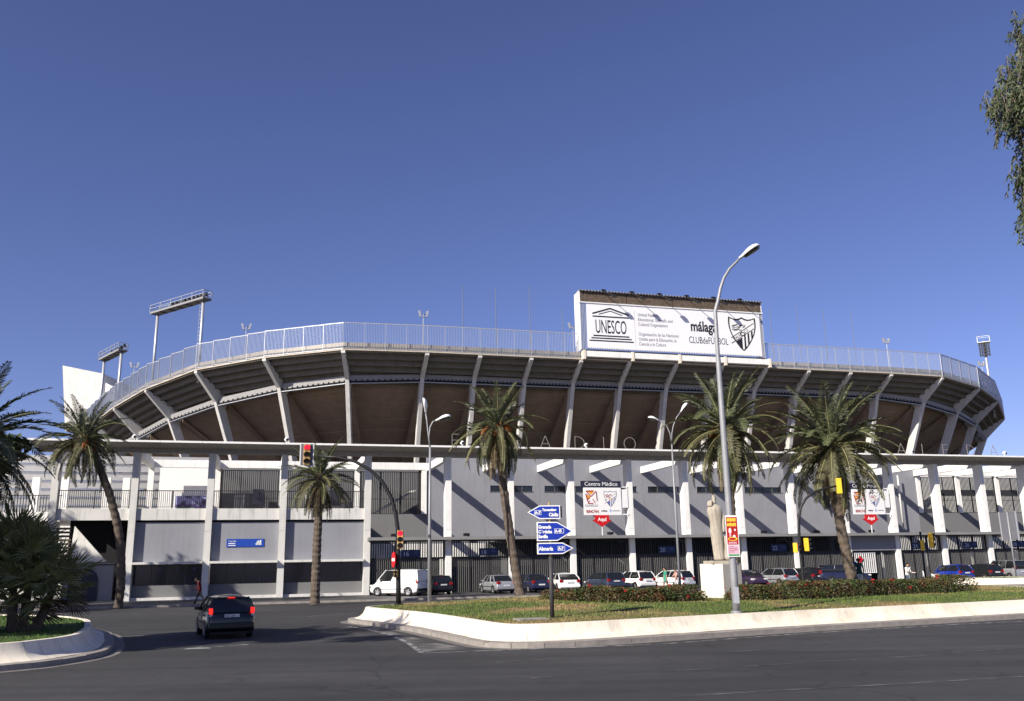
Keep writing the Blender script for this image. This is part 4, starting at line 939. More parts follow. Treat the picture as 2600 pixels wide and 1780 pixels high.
b = MB(); b.loft(rings([(1112,275,452),(1060,280,448),(960,266,440),(860,258,436),(760,248,432),(680,243,430),(600,240,425),(520,246,424),(450,226,436),(380,204,452),(330,200,452),(292,222,432),(272,280,402),(258,312,372),(245,308,356)]))
b.loft(rings([(252,312,352),(225,302,358),(185,298,360),(145,302,358),(118,314,345),(110,322,336)], dep=1.1))
b.loft(rings([(300,228,300),(265,232,296),(230,236,298),(205,250,290),(196,262,280)], dep=.9, y0=-.1))
b.loft(rings([(1112,432,530),(1030,436,524),(930,438,516),(870,440,502),(820,434,498),(760,438,494),(735,446,484)], dep=.8, y0=-.08))
b.loft(rings([(700,410,470),(620,420,474),(540,425,478),(470,430,476),(410,428,470),(372,420,450)], dep=.9, y0=.03))
for i_, v_ in enumerate(b.v):                           # carved folds
    x_, y_, z_ = v_; a_ = math.atan2(y_, x_); k2 = .022*math.sin(a_*8 + z_*1.3) + .012*math.sin(a_*13 - z_*4) + .014*math.sin(z_*9 + a_*2) + rnd.uniform(-.008,.008); b.v[i_] = (x_*(1+k2*4), y_*(1+k2*5), z_)
o = b.build('figure', 'statue_stone', SM, smooth=True)
md = o.modifiers.new('sub', 'SUBSURF'); md.levels = 1; md.render_levels = 1

# ---------------------------------------------------------------- trees left of the picture whose shade falls on the corner
def leaf_crown(seed, n):
    rnd = random.Random(seed); b = MB()
    cl = [(Vector((rnd.gauss(0,.42), rnd.gauss(0,.42), rnd.gauss(0,.36))), rnd.uniform(.16,.34)) for _ in range(34)]
    for k in range(n):
        c, r_ = cl[k % len(cl)]; p = c + Vector((rnd.gauss(0,1), rnd.gauss(0,1), rnd.gauss(0,1))).normalized()*r_*rnd.random()**.4
        d = Vector((rnd.uniform(-1,1), rnd.uniform(-1,1), rnd.uniform(-1,.4))).normalized(); s_ = d.cross(Vector((rnd.uniform(-1,1), rnd.uniform(-1,1), 1))).normalized()*.028
        b.add([p-d*.045, p+s_, p+d*.045, p-s_], [(0,1,2,3)])
    return b.mesh('crown', 'euc_leaf')
LCM = leaf_crown(71, 9000)
for x, y, zc, rx, rz, lb in ((-27.0,16.6,13.6,5.0,3.2,'broad leafy tree outside the left edge shading the corner island'),(-37.0,52.0,10.5,5.6,5.2,'leafy tree outside the left edge shading the curved palm trunk'),(-53.5,50.0,17.5,5.0,5.0,'tall leafy tree outside the left edge shading the first balcony')):
    t_ = empty('broadleaf_tree', (x, y, .5 if y < 40 else 0), 0, lb, 'tree', 'trees beyond the left edge of the picture')
    MB().tube([(0,0,-.1),(.1,.1,zc*.4),(-.1,.2,zc*.75),(.1,0,zc+rz*.4)], [.3,.24,.18,.06], 9).build('trunk', 'bark', t_, smooth=True)
    for k in range(6):
        a = k*1.05; MB().tube([(0,.1,zc*.5),(math.cos(a)*rx*.3,math.sin(a)*rx*.3,zc*.8),(math.cos(a)*rx*.6,math.sin(a)*rx*.6,zc+.3*rz*(k%3-1))], [.13,.08,.03], 6).build('limb', 'bark', t_, smooth=True)
    o = stuff(ob('crown', LCM, t_, (0,0,zc), (0,0,x), (rx,rx,rz)))
# ================================================================ street furniture
def disc(b, c, n_, r, seg=20, mi=0):
    n_ = Vector(n_).normalized(); a = n_.cross(Vector((0,0,1))).normalized(); u_ = a.cross(n_)
    k = len(b.v); return b.add([Vector(c) + a*r*math.cos(2*math.pi*j/seg) + u_*r*math.sin(2*math.pi*j/seg) for j in range(seg)], [tuple(range(seg))], mi)
# --- direction sign stack
sb_ = gnd(1402,1568,.66); sz = med_h(sb_.x, sb_.y)
DS = empty('direction_sign', (sb_.x, sb_.y, sz), R(6), 'blue road direction arrows stacked on a dark post in the median grass', 'road sign')
H0 = -sz
MB().tube([(0,0,-.05),(0,0,2.62+H0+.02)], .075, 12).build('post', 'post_dark', DS, smooth=True)
MB().tube([(0,.02,2.60+H0),(0,.02,4.50+H0)], .045, 10).build('pole', 'brass', DS, smooth=True)
def arrow(x0, x1, z0, z1, left, texts, dy=0.0):
    zm = (z0+z1)/2; tp = .40*(z1-z0)/.62 + .12
    def pl(k):
        i = k
        if left: return [(x0+i*1.6,zm),(x0+tp+i*.3,z0+i),(x1-i,z0+i),(x1-i,z1-i),(x0+tp+i*.3,z1-i)]
        return [(x0+i,z0+i),(x1-tp-i*.3,z0+i),(x1-i*1.6,zm),(x1-tp-i*.3,z1-i),(x0+i,z1-i)]
    y = -.10 + dy
    o = MB().prism(pl(0), lambda p,s: (p[0], (y, y+.12)[s], p[1]+H0)).build('arrow_panel', 'sign_white', DS)
    MB().prism(pl(.035), lambda p,s: (p[0], (y-.004, y-.001)[s], p[1]+H0)).build('blue_field', 'sign_blue', o)
    for t, sz_, tx, tz, sx_ in texts: xy_text(t, sz_, 'sign_text', 'sign_white', o, (tx, y-.009, tz+H0), (1,0,0), (0,0,1), sx=sx_, offs=.007)
    for bx0, bx1, bz0, bz1 in [q for q in boxes.get((x0,z0), [])]:
        f = MB(); w = .012
        f.box(bx0,bx1,y-.010,y-.005,bz0+H0,bz0+w+H0).box(bx0,bx1,y-.010,y-.005,bz1-w+H0,bz1+H0).box(bx0,bx0+w,y-.010,y-.005,bz0+w+H0,bz1-w+H0).box(bx1-w,bx1,y-.010,y-.005,bz0+w+H0,bz1-w+H0)
        f.build('route_box', 'sign_white', o)
boxes = {(-.78,3.92): [(-.54,-.30,4.06,4.22)], (-.46,3.18): [(.14,.47,3.43,3.59)], (-.46,2.74): [(.24,.49,2.85,3.0)]}
arrow(-.78, .36, 3.92, 4.38, True, [('A-7',.13,-.52,4.095,1.0),('Torremolinos',.115,-.26,4.19,.75),('Cádiz',.16,-.04,4.01,.9)])
arrow(-.46, .78, 3.18, 3.82, False, [('Granada',.15,-.41,3.60,.85),('Córdoba',.15,-.41,3.44,.85),('Sevilla',.15,-.41,3.28,.85),('A-45',.13,.16,3.465,.9)])
arrow(-.46, .78, 2.74, 3.12, False, [('Almería',.18,-.41,2.86,.85),('A-7',.13,.26,2.88,.9)])
MB().prism([(.36,3.94),(.44,3.97),(.44,4.36),(.36,4.37)], lambda p,s: (p[0], (.03,.12)[s], p[1]+H0)).build('rear_panel', 'post_dark', DS)
# --- foreground street lamp
lb = gnd(1870,1555,.66); lz = med_h(lb.x, lb.y); LDp = lb.y
LM = empty('street_lamp', (lb.x, lb.y, lz), 0, 'tall grey street lamp with a single curved arm beside the statue', 'street lamp', 'street lamps')
W = lambda x, y, D=LDp: at(x, y, D) - Vector((lb.x, lb.y, lz))
def vert(x, y, D): p = at(x, y, D); return p
zt = at(1826,800,LDp).z - lz
arm = [W(1822,790), W(1824,760), W(1829,733), W(1838,706), W(1852,683), W(1868,667), W(1879,655)]
arm[0].x = 0.02
MB().tube([(0,0,-.05),(0,0,1.2),(0,0,5),(0,0,9),(0,0,zt-1.5)] + arm, [.135,.13,.115,.095,.08,.072,.066,.06,.054,.05,.046,.044], 14).build('pole', 'galv_pole', LM, smooth=True)
MB().tube([(0,0,0),(0,0,.10)], .2, 14).build('base_collar', 'galv_pole', LM)
MB().box(-.1,.1,-.145,-.12,.35,.9).build('access_door', 'galv', LM)
def lamp_head(root, p, d, L_=.82, w=.30):
    d = Vector(d).normalized(); s = d.cross(Vector((0,0,1))).normalized(); u_ = s.cross(d); b = MB(); rs = []
    for t, ww, hh in ((0,.06,.05),(.15,.10,.07),(.3,.2,.11),(.5,.29,.16),(.7,.31,.17),(.88,.24,.13),(1,.08,.05)):
        c = p + d*L_*t; rs.append([c + s*ww*w/.31*math.cos(a*math.pi/8) + u_*(hh*max(0, math.sin(a*math.pi/8))*1.0 - .03*(math.sin(a*math.pi/8) < 0)) for a in range(16)])
    o = b.loft(rs).build('lamp_head', 'sign_white', root, smooth=True); rs = []
    for t, ww in ((.25,.12),(.4,.22),(.6,.27),(.8,.22),(.93,.10)):
        c = p + d*L_*t - u_*.035; rs.append([c + s*ww*w/.31*math.cos(a*math.pi/8) - u_*.07*abs(math.sin(a*math.pi/8))*(1 if a > 8 else 0) for a in range(16)])
    MB().loft(rs).build('lens', 'lens_dark', o, smooth=True); return o
hd = W(1922,629) - W(1879,655); lamp_head(LM, W(1877,656), Vector((hd.x, -.1, hd.z)), .92, .36)
# --- poster strapped to the lamp post
pc = at(1859.5,1361,LDp-.14); PO = empty('circus_poster', (pc.x, pc.y-.02, pc.z-.72), R(4), 'red and yellow circus poster strapped to the foreground lamp post', 'poster')
q = lambda x0,x1,z0,z1,m,nm,d=.004: MB().box(x0,x1,-d,-d+.002,z0,z1).build(nm, m, PO)
MB().box(-.225,.225,0,.012,0,1.44).build('board', 'sign_white', PO)
q(-.20,.20,.42,1.38,'poster_red','red_field'); q(-.20,.20,.10,.40,'poster_pink','text_field'); q(-.19,.20,.03,.09,'poster_green','green_strip')
for k in range(6): q(-.17+k*.055,-.125+k*.055,1.22+.01*(k%2),1.34,'poster_yellow','headline_letter',.007); q(-.17+k*.055,-.125+k*.055,1.06,1.16+.01*(k%3),'poster_yellow','headline_letter',.007)
el = lambda cx,cz,rx,rz,m,nm,d=.008: MB().add([(cx+rx*math.cos(t*math.pi/9), -d, cz+rz*math.sin(t*math.pi/9)) for t in range(18)], [tuple(range(18))]).build(nm, m, PO)
el(-.08,.90,.05,.10,'sign_white','white_figure'); el(-.08,.76,.03,.08,'poster_pink','white_figure'); el(.06,.70,.05,.06,'sign_white','white_figure',.0085); el(.1,.93,.03,.04,'sign_white','white_figure'); el(0,.62,.17,.07,'poster_yellow','ring',.010); el(-.01,.62,.13,.045,'poster_red','ring',.012)
for k in range(5): q(-.15+k*.06,-.11+k*.06,.45,.52,'poster_pink','small_letter',.007)
for k in range(4): q(-.17,.02+.02*(k%2),.34-k*.06,.36-k*.06,'poster_ink','small_print',.007)
xy_text('25', .15, 'price', 'poster_ink', PO, (.03,-.007,.22), (1,0,0), (0,0,1), sx=.8)
for z in (.2,1.25): MB().tube([(.14*math.cos(t*math.pi/8), .15+.14*math.sin(t*math.pi/8), z) for t in range(17)], .008, 4).build('strap', 'black', PO)
# --- double street lamps further back
def double_lamp(base, ztop, La, Lb, label):
    r = empty('street_lamp', base, 0, label, 'street lamp', 'street lamps'); h = ztop - base.z
    rel = lambda v: v - base
    MB().tube([(0,0,-.05),(0,0,h*.5),(0,0,h)], [.10,.08,.055], 10).build('pole', 'galv_pole', r, smooth=True)
    for pts in (La, Lb):
        pp = [Vector((0,0,h-.02))] + [rel(v) for v in pts]; MB().tube(pp, [.05]+[.038]*(len(pp)-1), 8).build('arm', 'galv_pole', r, smooth=True)
        lamp_head(r, pp[-1], pp[-1]-pp[-2] + Vector((0,0,-.02)), .85, .32)
    return r
b_ = gnd(1090,1527,.62); D_ = b_.y; f_ = lambda x, y: at(x, y, D_)
dl = double_lamp(b_, f_(1088,1135).z, [f_(1087,1100), f_(1084,1070), f_(1081,1050)], [f_(1089,1110), f_(1092,1085), f_(1099,1071), f_(1106,1068)], 'twin armed street lamp standing right of the white van')
b_ = at(1727,1480,58); b_.z = .12; b_.y = 64; D_ = 64; b_ = at(1727,1492,64); b_.z = .12
double_lamp(b_, f_(1704,1128).z, [f_(1701,1100), f_(1693,1082), f_(1682,1071), f_(1674,1068)], [f_(1706,1100), f_(1710,1080), f_(1718,1060), f_(1728,1046)], 'twin armed street lamp left of the statue and behind the hedge')
# --- traffic signals
def signal(root, p, face, h=.82, w=.30, lit=None, back=False, body='signal_yellow', n=3, visor=True):
    """signal head: p = centre, face = direction the lenses look (world)"""
    face = Vector(face).normalized(); s = Vector((0,0,1)).cross(face).normalized(); up = Vector((0,0,1)); b = MB()
    F = lambda x, y, z: p + s*x + face*y + up*z
    b.hexa([F(-w/2,-.12,-h/2),F(w/2,-.12,-h/2),F(w/2,.10,-h/2),F(-w/2,.10,-h/2),F(-w/2,-.12,h/2),F(w/2,-.12,h/2),F(w/2,.10,h/2),F(-w/2,.10,h/2)])
    o = bevel(b.build('signal_head', body, root), .02)
    if back:
        bw, bh = w*1.06, h*.57
        q_ = MB().hexa([F(-bw,-.02,-bh),F(bw,-.02,-bh),F(bw,.01,-bh),F(-bw,.01,-bh),F(-bw,-.02,bh),F(bw,-.02,bh),F(bw,.01,bh),F(-bw,.01,bh)]).build('backplate', 'sign_white', o)
        bw -= .045; bh -= .045
        MB().hexa([F(-bw,.012,-bh),F(bw,.012,-bh),F(bw,.016,-bh),F(-bw,.016,-bh),F(-bw,.012,bh),F(bw,.012,bh),F(bw,.016,bh),F(-bw,.016,bh)]).build('backplate', 'backplate_grey', o)
    for k in range(n):
        z = h*(.5 - (k+.5)/n); r_ = h/n*.45; c = F(0,.105,z); b = MB(); disc(b, c, face, r_, 18)
        b.build('lens', 'red_lit' if lit == k else 'signal_lens', o)
        if visor:
            b = MB(); v0 = []; v1 = []
            for j in range(13):
                a = R(-20 + 220*j/12); e = s*math.cos(a)*r_*1.08 + up*math.sin(a)*r_*1.08; v0.append(c + e); v1.append(c + e + face*.2*(.35+.65*max(0,math.sin(a))) - up*.03)
            b.add(v0+v1, [(j,j+1,14+j,13+j) for j in range(12)]); b.build('visor', 'signal_black', o)
    return o
mb_ = gnd(1012,1538,.62); mz = .60; MD = mb_.y
T1 = empty('traffic_signal', (mb_.x, mb_.y, mz), 0, 'black curved traffic signal mast with red lights left of the median hedge', 'traffic light', 'traffic signals'); rel = lambda x, y, d=MD: at(x, y, d) - Vector((mb_.x, mb_.y, mz))
pts = [rel(*q) for q in ((1010,1345),(1005,1305),(993,1262),(970,1222),(940,1193),(900,1171),(855,1161),(805,1158))]
z1 = pts[0].z; pts = [Vector((pts[0].x*k/4, 0, z1*k/4)) for k in range(4)] + pts
MB().tube(pts, [.12,.115,.11,.105,.10,.095,.09,.085,.08,.072,.065,.06], 14).build('mast', 'signal_black', T1, smooth=True)
MB().tube([(0,0,-.03),(0,0,.12)], .19, 12).build('base_collar', 'signal_black', T1)
tocam = Vector((.05,-1,0)); signal(T1, rel(780,1155) + Vector((0,-.08,0)), (.28,-1,-.08), .98, .31, lit=0, back=True, body='signal_amber')
signal(T1, rel(1017,1370) + Vector((0,-.05,0)), (.0,-1,0), .84, .27, lit=0, body='signal_amber')
signal(T1, rel(1008,1457) + Vector((-.02,-.14,0)), (-.2,-1,0), .34, .17, body='signal_amber', n=2)
b = MB(); nd = Vector((-.93,-.38,0)).normalized(); cc = rel(1006,1421) + Vector((-.12,-.12,0)); disc(b, cc, nd, .36, 26); disc(b, cc - nd*.03, nd, .36, 26); ne = b.build('no_entry_sign', 'sign_red', T1)
b = MB(); s_ = nd.cross(Vector((0,0,1))).normalized(); c2 = cc + nd*.005; b.add([c2-s_*.27-Vector((0,0,.07)), c2+s_*.27-Vector((0,0,.07)), c2+s_*.27+Vector((0,0,.07)), c2-s_*.27+Vector((0,0,.07))], [(0,1,2,3)]); b.build('white_bar', 'sign_white', ne)
# second mast, seen from behind
D2 = 47.0; b2 = at(2040,1475,D2); b2.z = .70; T2 = empty('traffic_signal', b2, 0, 'dark traffic signal mast curving up in front of the broad palm', 'traffic light', 'traffic signals'); rel2 = lambda x, y: at(x, y, D2) - b2
pts = [rel2(*q) for q in ((2029,1360),(2028,1320),(2033,1288),(2046,1266),(2066,1250),(2095,1240),(2124,1234))]; z1 = pts[0].z
MB().tube([Vector((pts[0].x*k/4,0,z1*k/4)) for k in range(4)] + pts, [.10,.095,.09,.085,.08,.075,.07,.065,.06,.055,.05], 10).build('mast', 'signal_black', T2, smooth=True)
signal(T2, rel2(2130,1234), (.15,1,0), .80, .26, body='signal_yellow'); signal(T2, rel2(2021,1391) + Vector((-.05,-.1,0)), (1,-.35,0), .5, .2, body='signal_yellow', n=2, lit=0); signal(T2, rel2(2042,1383) + Vector((.12,0,0)), (1,-.12,0), .66, .24, body='signal_yellow')
D3 = 60.0; b3 = at(2352,1482,D3); b3.z = .05; T3 = empty('traffic_signal', b3, 0, 'yellow backed traffic signal at the right end of the hedge', 'traffic light', 'traffic signals'); rel3 = lambda x, y: at(x, y, D3) - b3
MB().tube([(0,0,-.05),(0,0,rel3(2350,1350).z)], .07, 10).build('post', 'signal_black', T3, smooth=True)
signal(T3, rel3(2361,1372) + Vector((.05,-.05,0)), (1,-.1,0), .95, .34, body='signal_yellow'); signal(T3, rel3(2345,1385) + Vector((-.1,-.05,0)), (-.9,.5,0), .68, .36, body='signal_yellow', n=2)
# back of a sign gantry panel at the right
D4 = 79.0; b4 = at(2581,1470,D4); b4.z = .6; r = empty('sign_panel', b4, R(-74), 'tall grey road sign panel seen edge on at the right edge', 'road sign'); h4 = at(2552,1300,D4).z - .6
MB().tube([(0,0,-.05),(0,0,h4)], .07, 10).build('post', 'galv_pole', r, smooth=True)
MB().box(-1.0,.8,.09,.14,h4-2.4,h4).build('panel', 'backplate_grey', r)
for x in (-1.0,.8): MB().box(x-.05,x+.05,.06,.16,h4-2.45,h4+.05).build('panel_edge', 'galv', r)
# inspection cover in the grass
c = gnd(1348,1575,.63); o = MB().box(-.5,.5,-.35,.35,-.02,.05).build('inspection_cover', 'kerb_stone'); o.location = (c.x, c.y, med_h(c.x, c.y)); o.rotation_euler = (0,0,R(20)); tag(o, 'flat concrete inspection cover lying in the grass near the sign post', 'cover')
# ================================================================ vehicles
CARS = dict(
 hatch=dict(L=3.85,W=1.66,H=1.48,wb=2.45,zb=.92,hood=.86,x=(-1.86,-1.52,.35,1.12),deck=None,r=.295),
 mini=dict(L=3.83,W=1.70,H=1.47,wb=2.45,zb=.93,hood=.88,x=(-1.84,-1.48,.50,1.35),deck=None,r=.295),
 coupe=dict(L=4.2,W=1.79,H=1.44,wb=2.57,zb=.95,hood=.86,x=(-2.0,-1.15,.30,1.20),deck=None,r=.32),
 sedan=dict(L=4.45,W=1.70,H=1.42,wb=2.65,zb=.90,hood=.86,x=(-1.55,-.92,.42,1.18),deck=.92,r=.30),
 estate=dict(L=4.5,W=1.74,H=1.46,wb=2.65,zb=.92,hood=.86,x=(-2.18,-1.85,.42,1.18),deck=None,r=.30),
 suv=dict(L=4.55,W=1.84,H=1.70,wb=2.65,zb=1.08,hood=1.02,x=(-2.15,-1.70,.45,1.15),deck=None,r=.36),
 mpv=dict(L=4.2,W=1.72,H=1.80,wb=2.7,zb=1.05,hood=1.0,x=(-2.08,-1.98,.55,1.30),deck=None,r=.31),
 van=dict(L=4.3,W=1.80,H=1.98,wb=2.68,zb=1.12,hood=1.0,x=(-2.12,-2.05,.62,1.42),deck=None,r=.32))
def car(kind, colour, pos, heading, label, lights=False, group='cars parked before the gates', plate=None, z=.12, rimc='rim', name=None):
    c = CARS[kind]; L_, W_, H_, zb, hd = c['L'], c['W'], c['H'], c['zb'], c['hood']; xr0, xr1, xf1, xf0 = c['x']; hw = W_/2; r_ = c['r']
    nm = name or ('delivery_van' if kind == 'van' else 'car')
    root = empty(nm, (pos.x, pos.y, z), R(heading), label, 'van' if kind in ('van',) else 'car', group)
    # lower body: stations from tail to nose
    deck = c['deck'] or zb
    st = [(-L_/2, .44, .66, .76), (-L_/2+.03, .34, deck-.14, .88), (-L_/2+.09, .30, deck-.05, .94), (-L_/2+.22, .24, deck, .98), (xr0 if xr0 > -L_/2+.3 else -L_/2+.35, .22, deck if c['deck'] else zb, 1.0), (-.4, .20, zb, 1.0), (xf0-.1, .20, zb-.01, 1.0), (xf0+.12, .20, hd+.02, .99), (L_/2-.5, .22, hd-.08, .96), (L_/2-.16, .26, hd-.22, .90), (L_/2-.03, .34, .58, .80), (L_/2, .42, .52, .72)]
    rs = []
    for x, zl, zt_, ws in st:
        w = hw*ws; zm = zl + (zt_-zl)*.42
        rs.append([Vector((x, y, zz)) for y, zz in ((-w*.90,zl),(-w*.985,zl+.08),(-w,zm),(-w*.965,zt_-.10),(-w*.90,zt_-.015),(-w*.5,zt_+.012),(w*.5,zt_+.012),(w*.90,zt_-.015),(w*.965,zt_-.10),(w,zm),(w*.985,zl+.08),(w*.90,zl))])
    bd = MB().loft(rs).build('body', colour, root, smooth=True); bevel(bd, .02, 2)
    # glasshouse
    wt = hw*(.76 if kind not in ('van','mpv','suv') else .84); wb_ = hw*.90; zt_ = H_
    if kind == 'van': wt = hw*.90
    if kind == 'mini': wt = hw*.70
    def P(t, side, zf):                                  # corner at fraction zf between belt and roof
        x0_, x1_ = (xr0, xr1) if t == 0 else (xf0, xf1); bu = math.sin(math.pi*max(0,min(1,zf))) * (0 if kind == 'van' else 1); return Vector((x0_+(x1_-x0_)*zf + (-.05 if t == 0 else .05)*bu, side*(wb_+(wt-wb_)*zf+.03*bu), zb-.02+(zt_-.06-zb+.02)*zf))
    G = MB()
    for zf0, zf1 in ((0,.25),(.25,.5),(.5,.75),(.75,1)):
        ring = lambda zf: [P(0,-1,zf), P(1,-1,zf), P(1,1,zf), P(0,1,zf)]
        G.add(ring(zf0)+ring(zf1), [(0,1,5,4),(1,2,6,5),(2,3,7,6),(3,0,4,7)])
    roof = MB(); n_ = 7; rr = []
    for k in range(n_):                                  # crowned roof panel
        t = k/(n_-1); x = xr1-.05 + (xf1-xr1+.10)*t; up = (.09 if kind in ('mini','coupe','hatch') else .06)*math.sin(math.pi*(.12+.80*t)); w = wt*(.99+.01*math.sin(math.pi*t))
        rr.append([Vector((x, y*w, zt_-.07+dz*up*1.1)) for y, dz in ((-1.03,-.5),(-.96,.25),(-.6,.85),(0,1.15),(.6,.85),(.96,.25),(1.03,-.5),(.6,-.3),(-.6,-.3))])
    roof.loft(rr)
    pw = .075 if kind != 'van' else .1
    for s in (-1, 1):                                    # pillars
        for t in (0, 1):
            for z0_, z1_ in ((-.02,.25),(.25,.5),(.5,.75),(.75,1.02)): roof.bar(P(t,s,z0_) + Vector((0,s*.006,0)), P(t,s,z1_) + Vector((0,s*.006,0)), pw, .05)
        for fr in ((.36,.66) if kind in ('estate','suv','mpv','sedan') else (.5,)):
            for z0_, z1_ in ((0,.5),(.5,1)): a = P(0,s,z0_).lerp(P(1,s,z0_), fr); q_ = P(0,s,z1_).lerp(P(1,s,z1_), fr); roof.bar(a + Vector((0,s*.006,0)), q_ + Vector((0,s*.006,0)), .05, .03)
        if kind in ('hatch','mini','coupe','mpv','estate'):
            a = P(0,s,0); e = P(0,s,0).lerp(P(1,s,0),.12); f_ = P(0,s,1); g_ = P(0,s,1).lerp(P(1,s,1), .06)
            roof.add([a+Vector((0,s*.008,0)), e+Vector((0,s*.008,0)), g_+Vector((0,s*.008,0)), f_+Vector((0,s*.008,0))], [(0,1,2,3)])
    if kind == 'van':                                    # blank cargo sides and rear doors
        for s in (-1, 1):
            a, b1 = P(0,s,0), P(0,s,0).lerp(P(1,s,0), .66); d1 = P(0,s,1); c1 = P(0,s,1).lerp(P(1,s,1), .66); o_ = Vector((0,s*.012,0))
            roof.add([a+o_, b1+o_, c1+o_, d1+o_], [(0,1,2,3)])
        roof.add([P(0,-1,0)+Vector((-.012,0,0)), P(0,1,0)+Vector((-.012,0,0)), P(0,1,1)+Vector((-.012,0,0)), P(0,-1,1)+Vector((-.012,0,0))], [(0,1,2,3)])
    G.build('windows', 'glass_dark', root)
    rf = roof.build('roof', colour, root, smooth=False); bevel(rf, .012, 2)
    # rear window frame below/around and shut lines
    ln = MB()
    for s in (-1, 1):
        for x in ((xf0-.25, -.15, xr0+.55) if kind not in ('coupe','van') else (xf0-.25, -.35)):
            ln.box(x-.008, x+.008, s*hw*1.002-.004, s*hw*1.002+.004, .38, zb-.12)
        ln.box(-L_/2+.5, L_/2-.6, s*hw*1.002-.006, s*hw*1.002+.006, .50, .56)
    stuff(ln.build('shut_lines', 'plastic_dark', root, fix=False))
    for s in (-1, 1):
        MB().box(-.02+xr0+.9, xr0+1.08, s*hw*.985-.02, s*hw*.985+.03*s+.02, zb-.16, zb-.12).build('door_handle', colour, root)
    # lamps, bumpers, plate, mirrors
    tz = .74 if kind not in ('van','suv','mpv') else .95
    for s in (-1, 1):
        y0, y1 = sorted((s*hw*.62, s*hw*.93)); xl = -L_/2 - .012
        if kind in ('van','mpv','mini'): y0, y1 = sorted((s*hw*.77, s*hw*.93))
        zz = tz + (.14 if kind == 'mini' else 0); hgt = .30 if kind in ('van','mpv','suv') else .19 if kind == 'mini' else .20
        bevel(MB().box(xl, -L_/2+.20, y0, y1, zz-.02, zz+hgt).build('tail_lamp', 'tail_lit' if lights else 'lamp_red', root), .03)
        if kind == 'mini': MB().box(xl-.004, -L_/2+.1, y0+.02, y1-.02, zz-.10, zz-.025).build('tail_lamp', 'lamp_clear', root)
        y0, y1 = sorted((s*hw*.50, s*hw*.88)); bevel(MB().box(L_/2-.32, L_/2-.06, y0, y1, hd-.30, hd-.16).build('head_lamp', 'lamp_clear', root), .03)
        ym = s*hw*.90; bevel(MB().box(xf0-.36, xf0-.24, min(ym, s*(hw+.15)), max(ym, s*(hw+.15)), zb-.01, zb+.12).build('mirror', colour, root), .03)
    bevel(MB().box(-L_/2-.05, -L_/2+.12, -hw*.93, hw*.93, .34, .56).build('rear_bumper', colour if kind not in ('van',) else 'plastic_dark', root), .04)
    bevel(MB().box(L_/2-.14, L_/2+.03, -hw*.86, hw*.86, .32, .50).build('front_bumper', colour if kind not in ('van',) else 'plastic_dark', root), .04)
    pz = .80 if kind == 'mini' else .76 if kind not in ('sedan','suv') else .62
    pl = MB().box(-L_/2-.062, -L_/2-.048, -.26, .26, pz-.055, pz+.055).build('number_plate', 'plate', root)
    if plate: xy_text(plate, .105, 'plate_text', 'ink', pl, (-L_/2-.064, .235, pz-.036), (0,-1,0), (0,0,1), sx=.78, depth=.001)
    if kind == 'mini' or kind == 'hatch': MB().box(xr1-.07, xr1+.06, -.13, .13, zt_-.08, zt_-.045).build('brake_lamp', 'tail_lit' if lights else 'lamp_red', root)
    MB().box(-L_/2+.1, L_/2-.2, -hw*.8, hw*.8, .17, .24).build('underbody', 'black', root)
    tm = MB(); tw = .19; prof = [(r_*.62,0),(r_*.92,0),(r_,.03),(r_,tw-.03),(r_*.92,tw),(r_*.62,tw)]
    tm.loft([[Vector((rad*math.cos(a*math.pi/12), y, rad*math.sin(a*math.pi/12))) for a in range(24)] for rad, y in prof], cap=True); tme = tm.mesh('wheel', 'tyre', True)
    rmM = MB().loft([[Vector((rad*math.cos(a*math.pi/12), y, rad*math.sin(a*math.pi/12))) for a in range(24)] for rad, y in ((r_*.66,-.004),(r_*.60,-.016),(r_*.18,.0),(r_*.10,-.012))])
    for a in range(5):
        an = a*2*math.pi/5; rmM.bar((r_*.1*math.cos(an),-.02,r_*.1*math.sin(an)), (r_*.62*math.cos(an),-.018,r_*.62*math.sin(an)), .07, .012, up=(0,1,0))
    rme = rmM.mesh('rim', rimc)
    for s in (-1, 1):
        for x in (-c['wb']/2, c['wb']/2):
            w = ob('wheel', tme, root, (x, s*(hw-.015), r_), (0,0,0 if s < 0 else math.pi)); ob('rim', rme, w)
            b = MB().loft([[Vector((x + rad*math.cos(a*math.pi/12), s*yy, r_ + rad*math.sin(a*math.pi/12)*(1 if math.sin(a*math.pi/12) > 0 else .2))) for a in range(24)] for rad, yy in ((r_+.065,hw-.2),(r_+.065,hw+.006))])
            b.build('wheel_arch', 'plastic_dark', root)
    return root
def fv(x, v): d = ray(x, 1470); t = ((O + NV*v - EYE).dot(NV)) / d.dot(NV); p = EYE + d*t; p.z = 0; return p
paint('paint_green', (.004,.011,.011)); paint('paint_white', (.80,.80,.78)); paint('paint_silver', (.42,.43,.45), .5); paint('paint_black', (.012,.012,.014)); paint('paint_navy', (.015,.018,.05)); paint('paint_grey', (.10,.10,.11), .3)
paint('paint_blue', (.01,.03,.26)); paint('paint_steel', (.04,.055,.10), .3); paint('paint_purple', (.035,.02,.05))
c0 = gnd(585,1622); hd_ = 115
car('mini', 'paint_green', c0 + Vector((math.cos(R(hd_))*1.85, math.sin(R(hd_))*1.85, 0)), hd_, 'dark green hatchback with lit tail lamps driving away from the camera', lights=True, group='moving traffic', plate='9621 CKX', z=0)
car('van', 'paint_white', fv(1012,-3.4), 157, 'white delivery van parked side on before the first gate')
car('hatch', 'paint_black', fv(1102,-2.2), 118, 'black hatchback half hidden behind the white van')
car('sedan', 'paint_silver', fv(1262,-3.0), 111, 'silver saloon car parked left of the fruiting palm')
car('sedan', 'paint_navy', fv(1352,-2.8), 108, 'dark blue saloon parked just right of the fruiting palm')
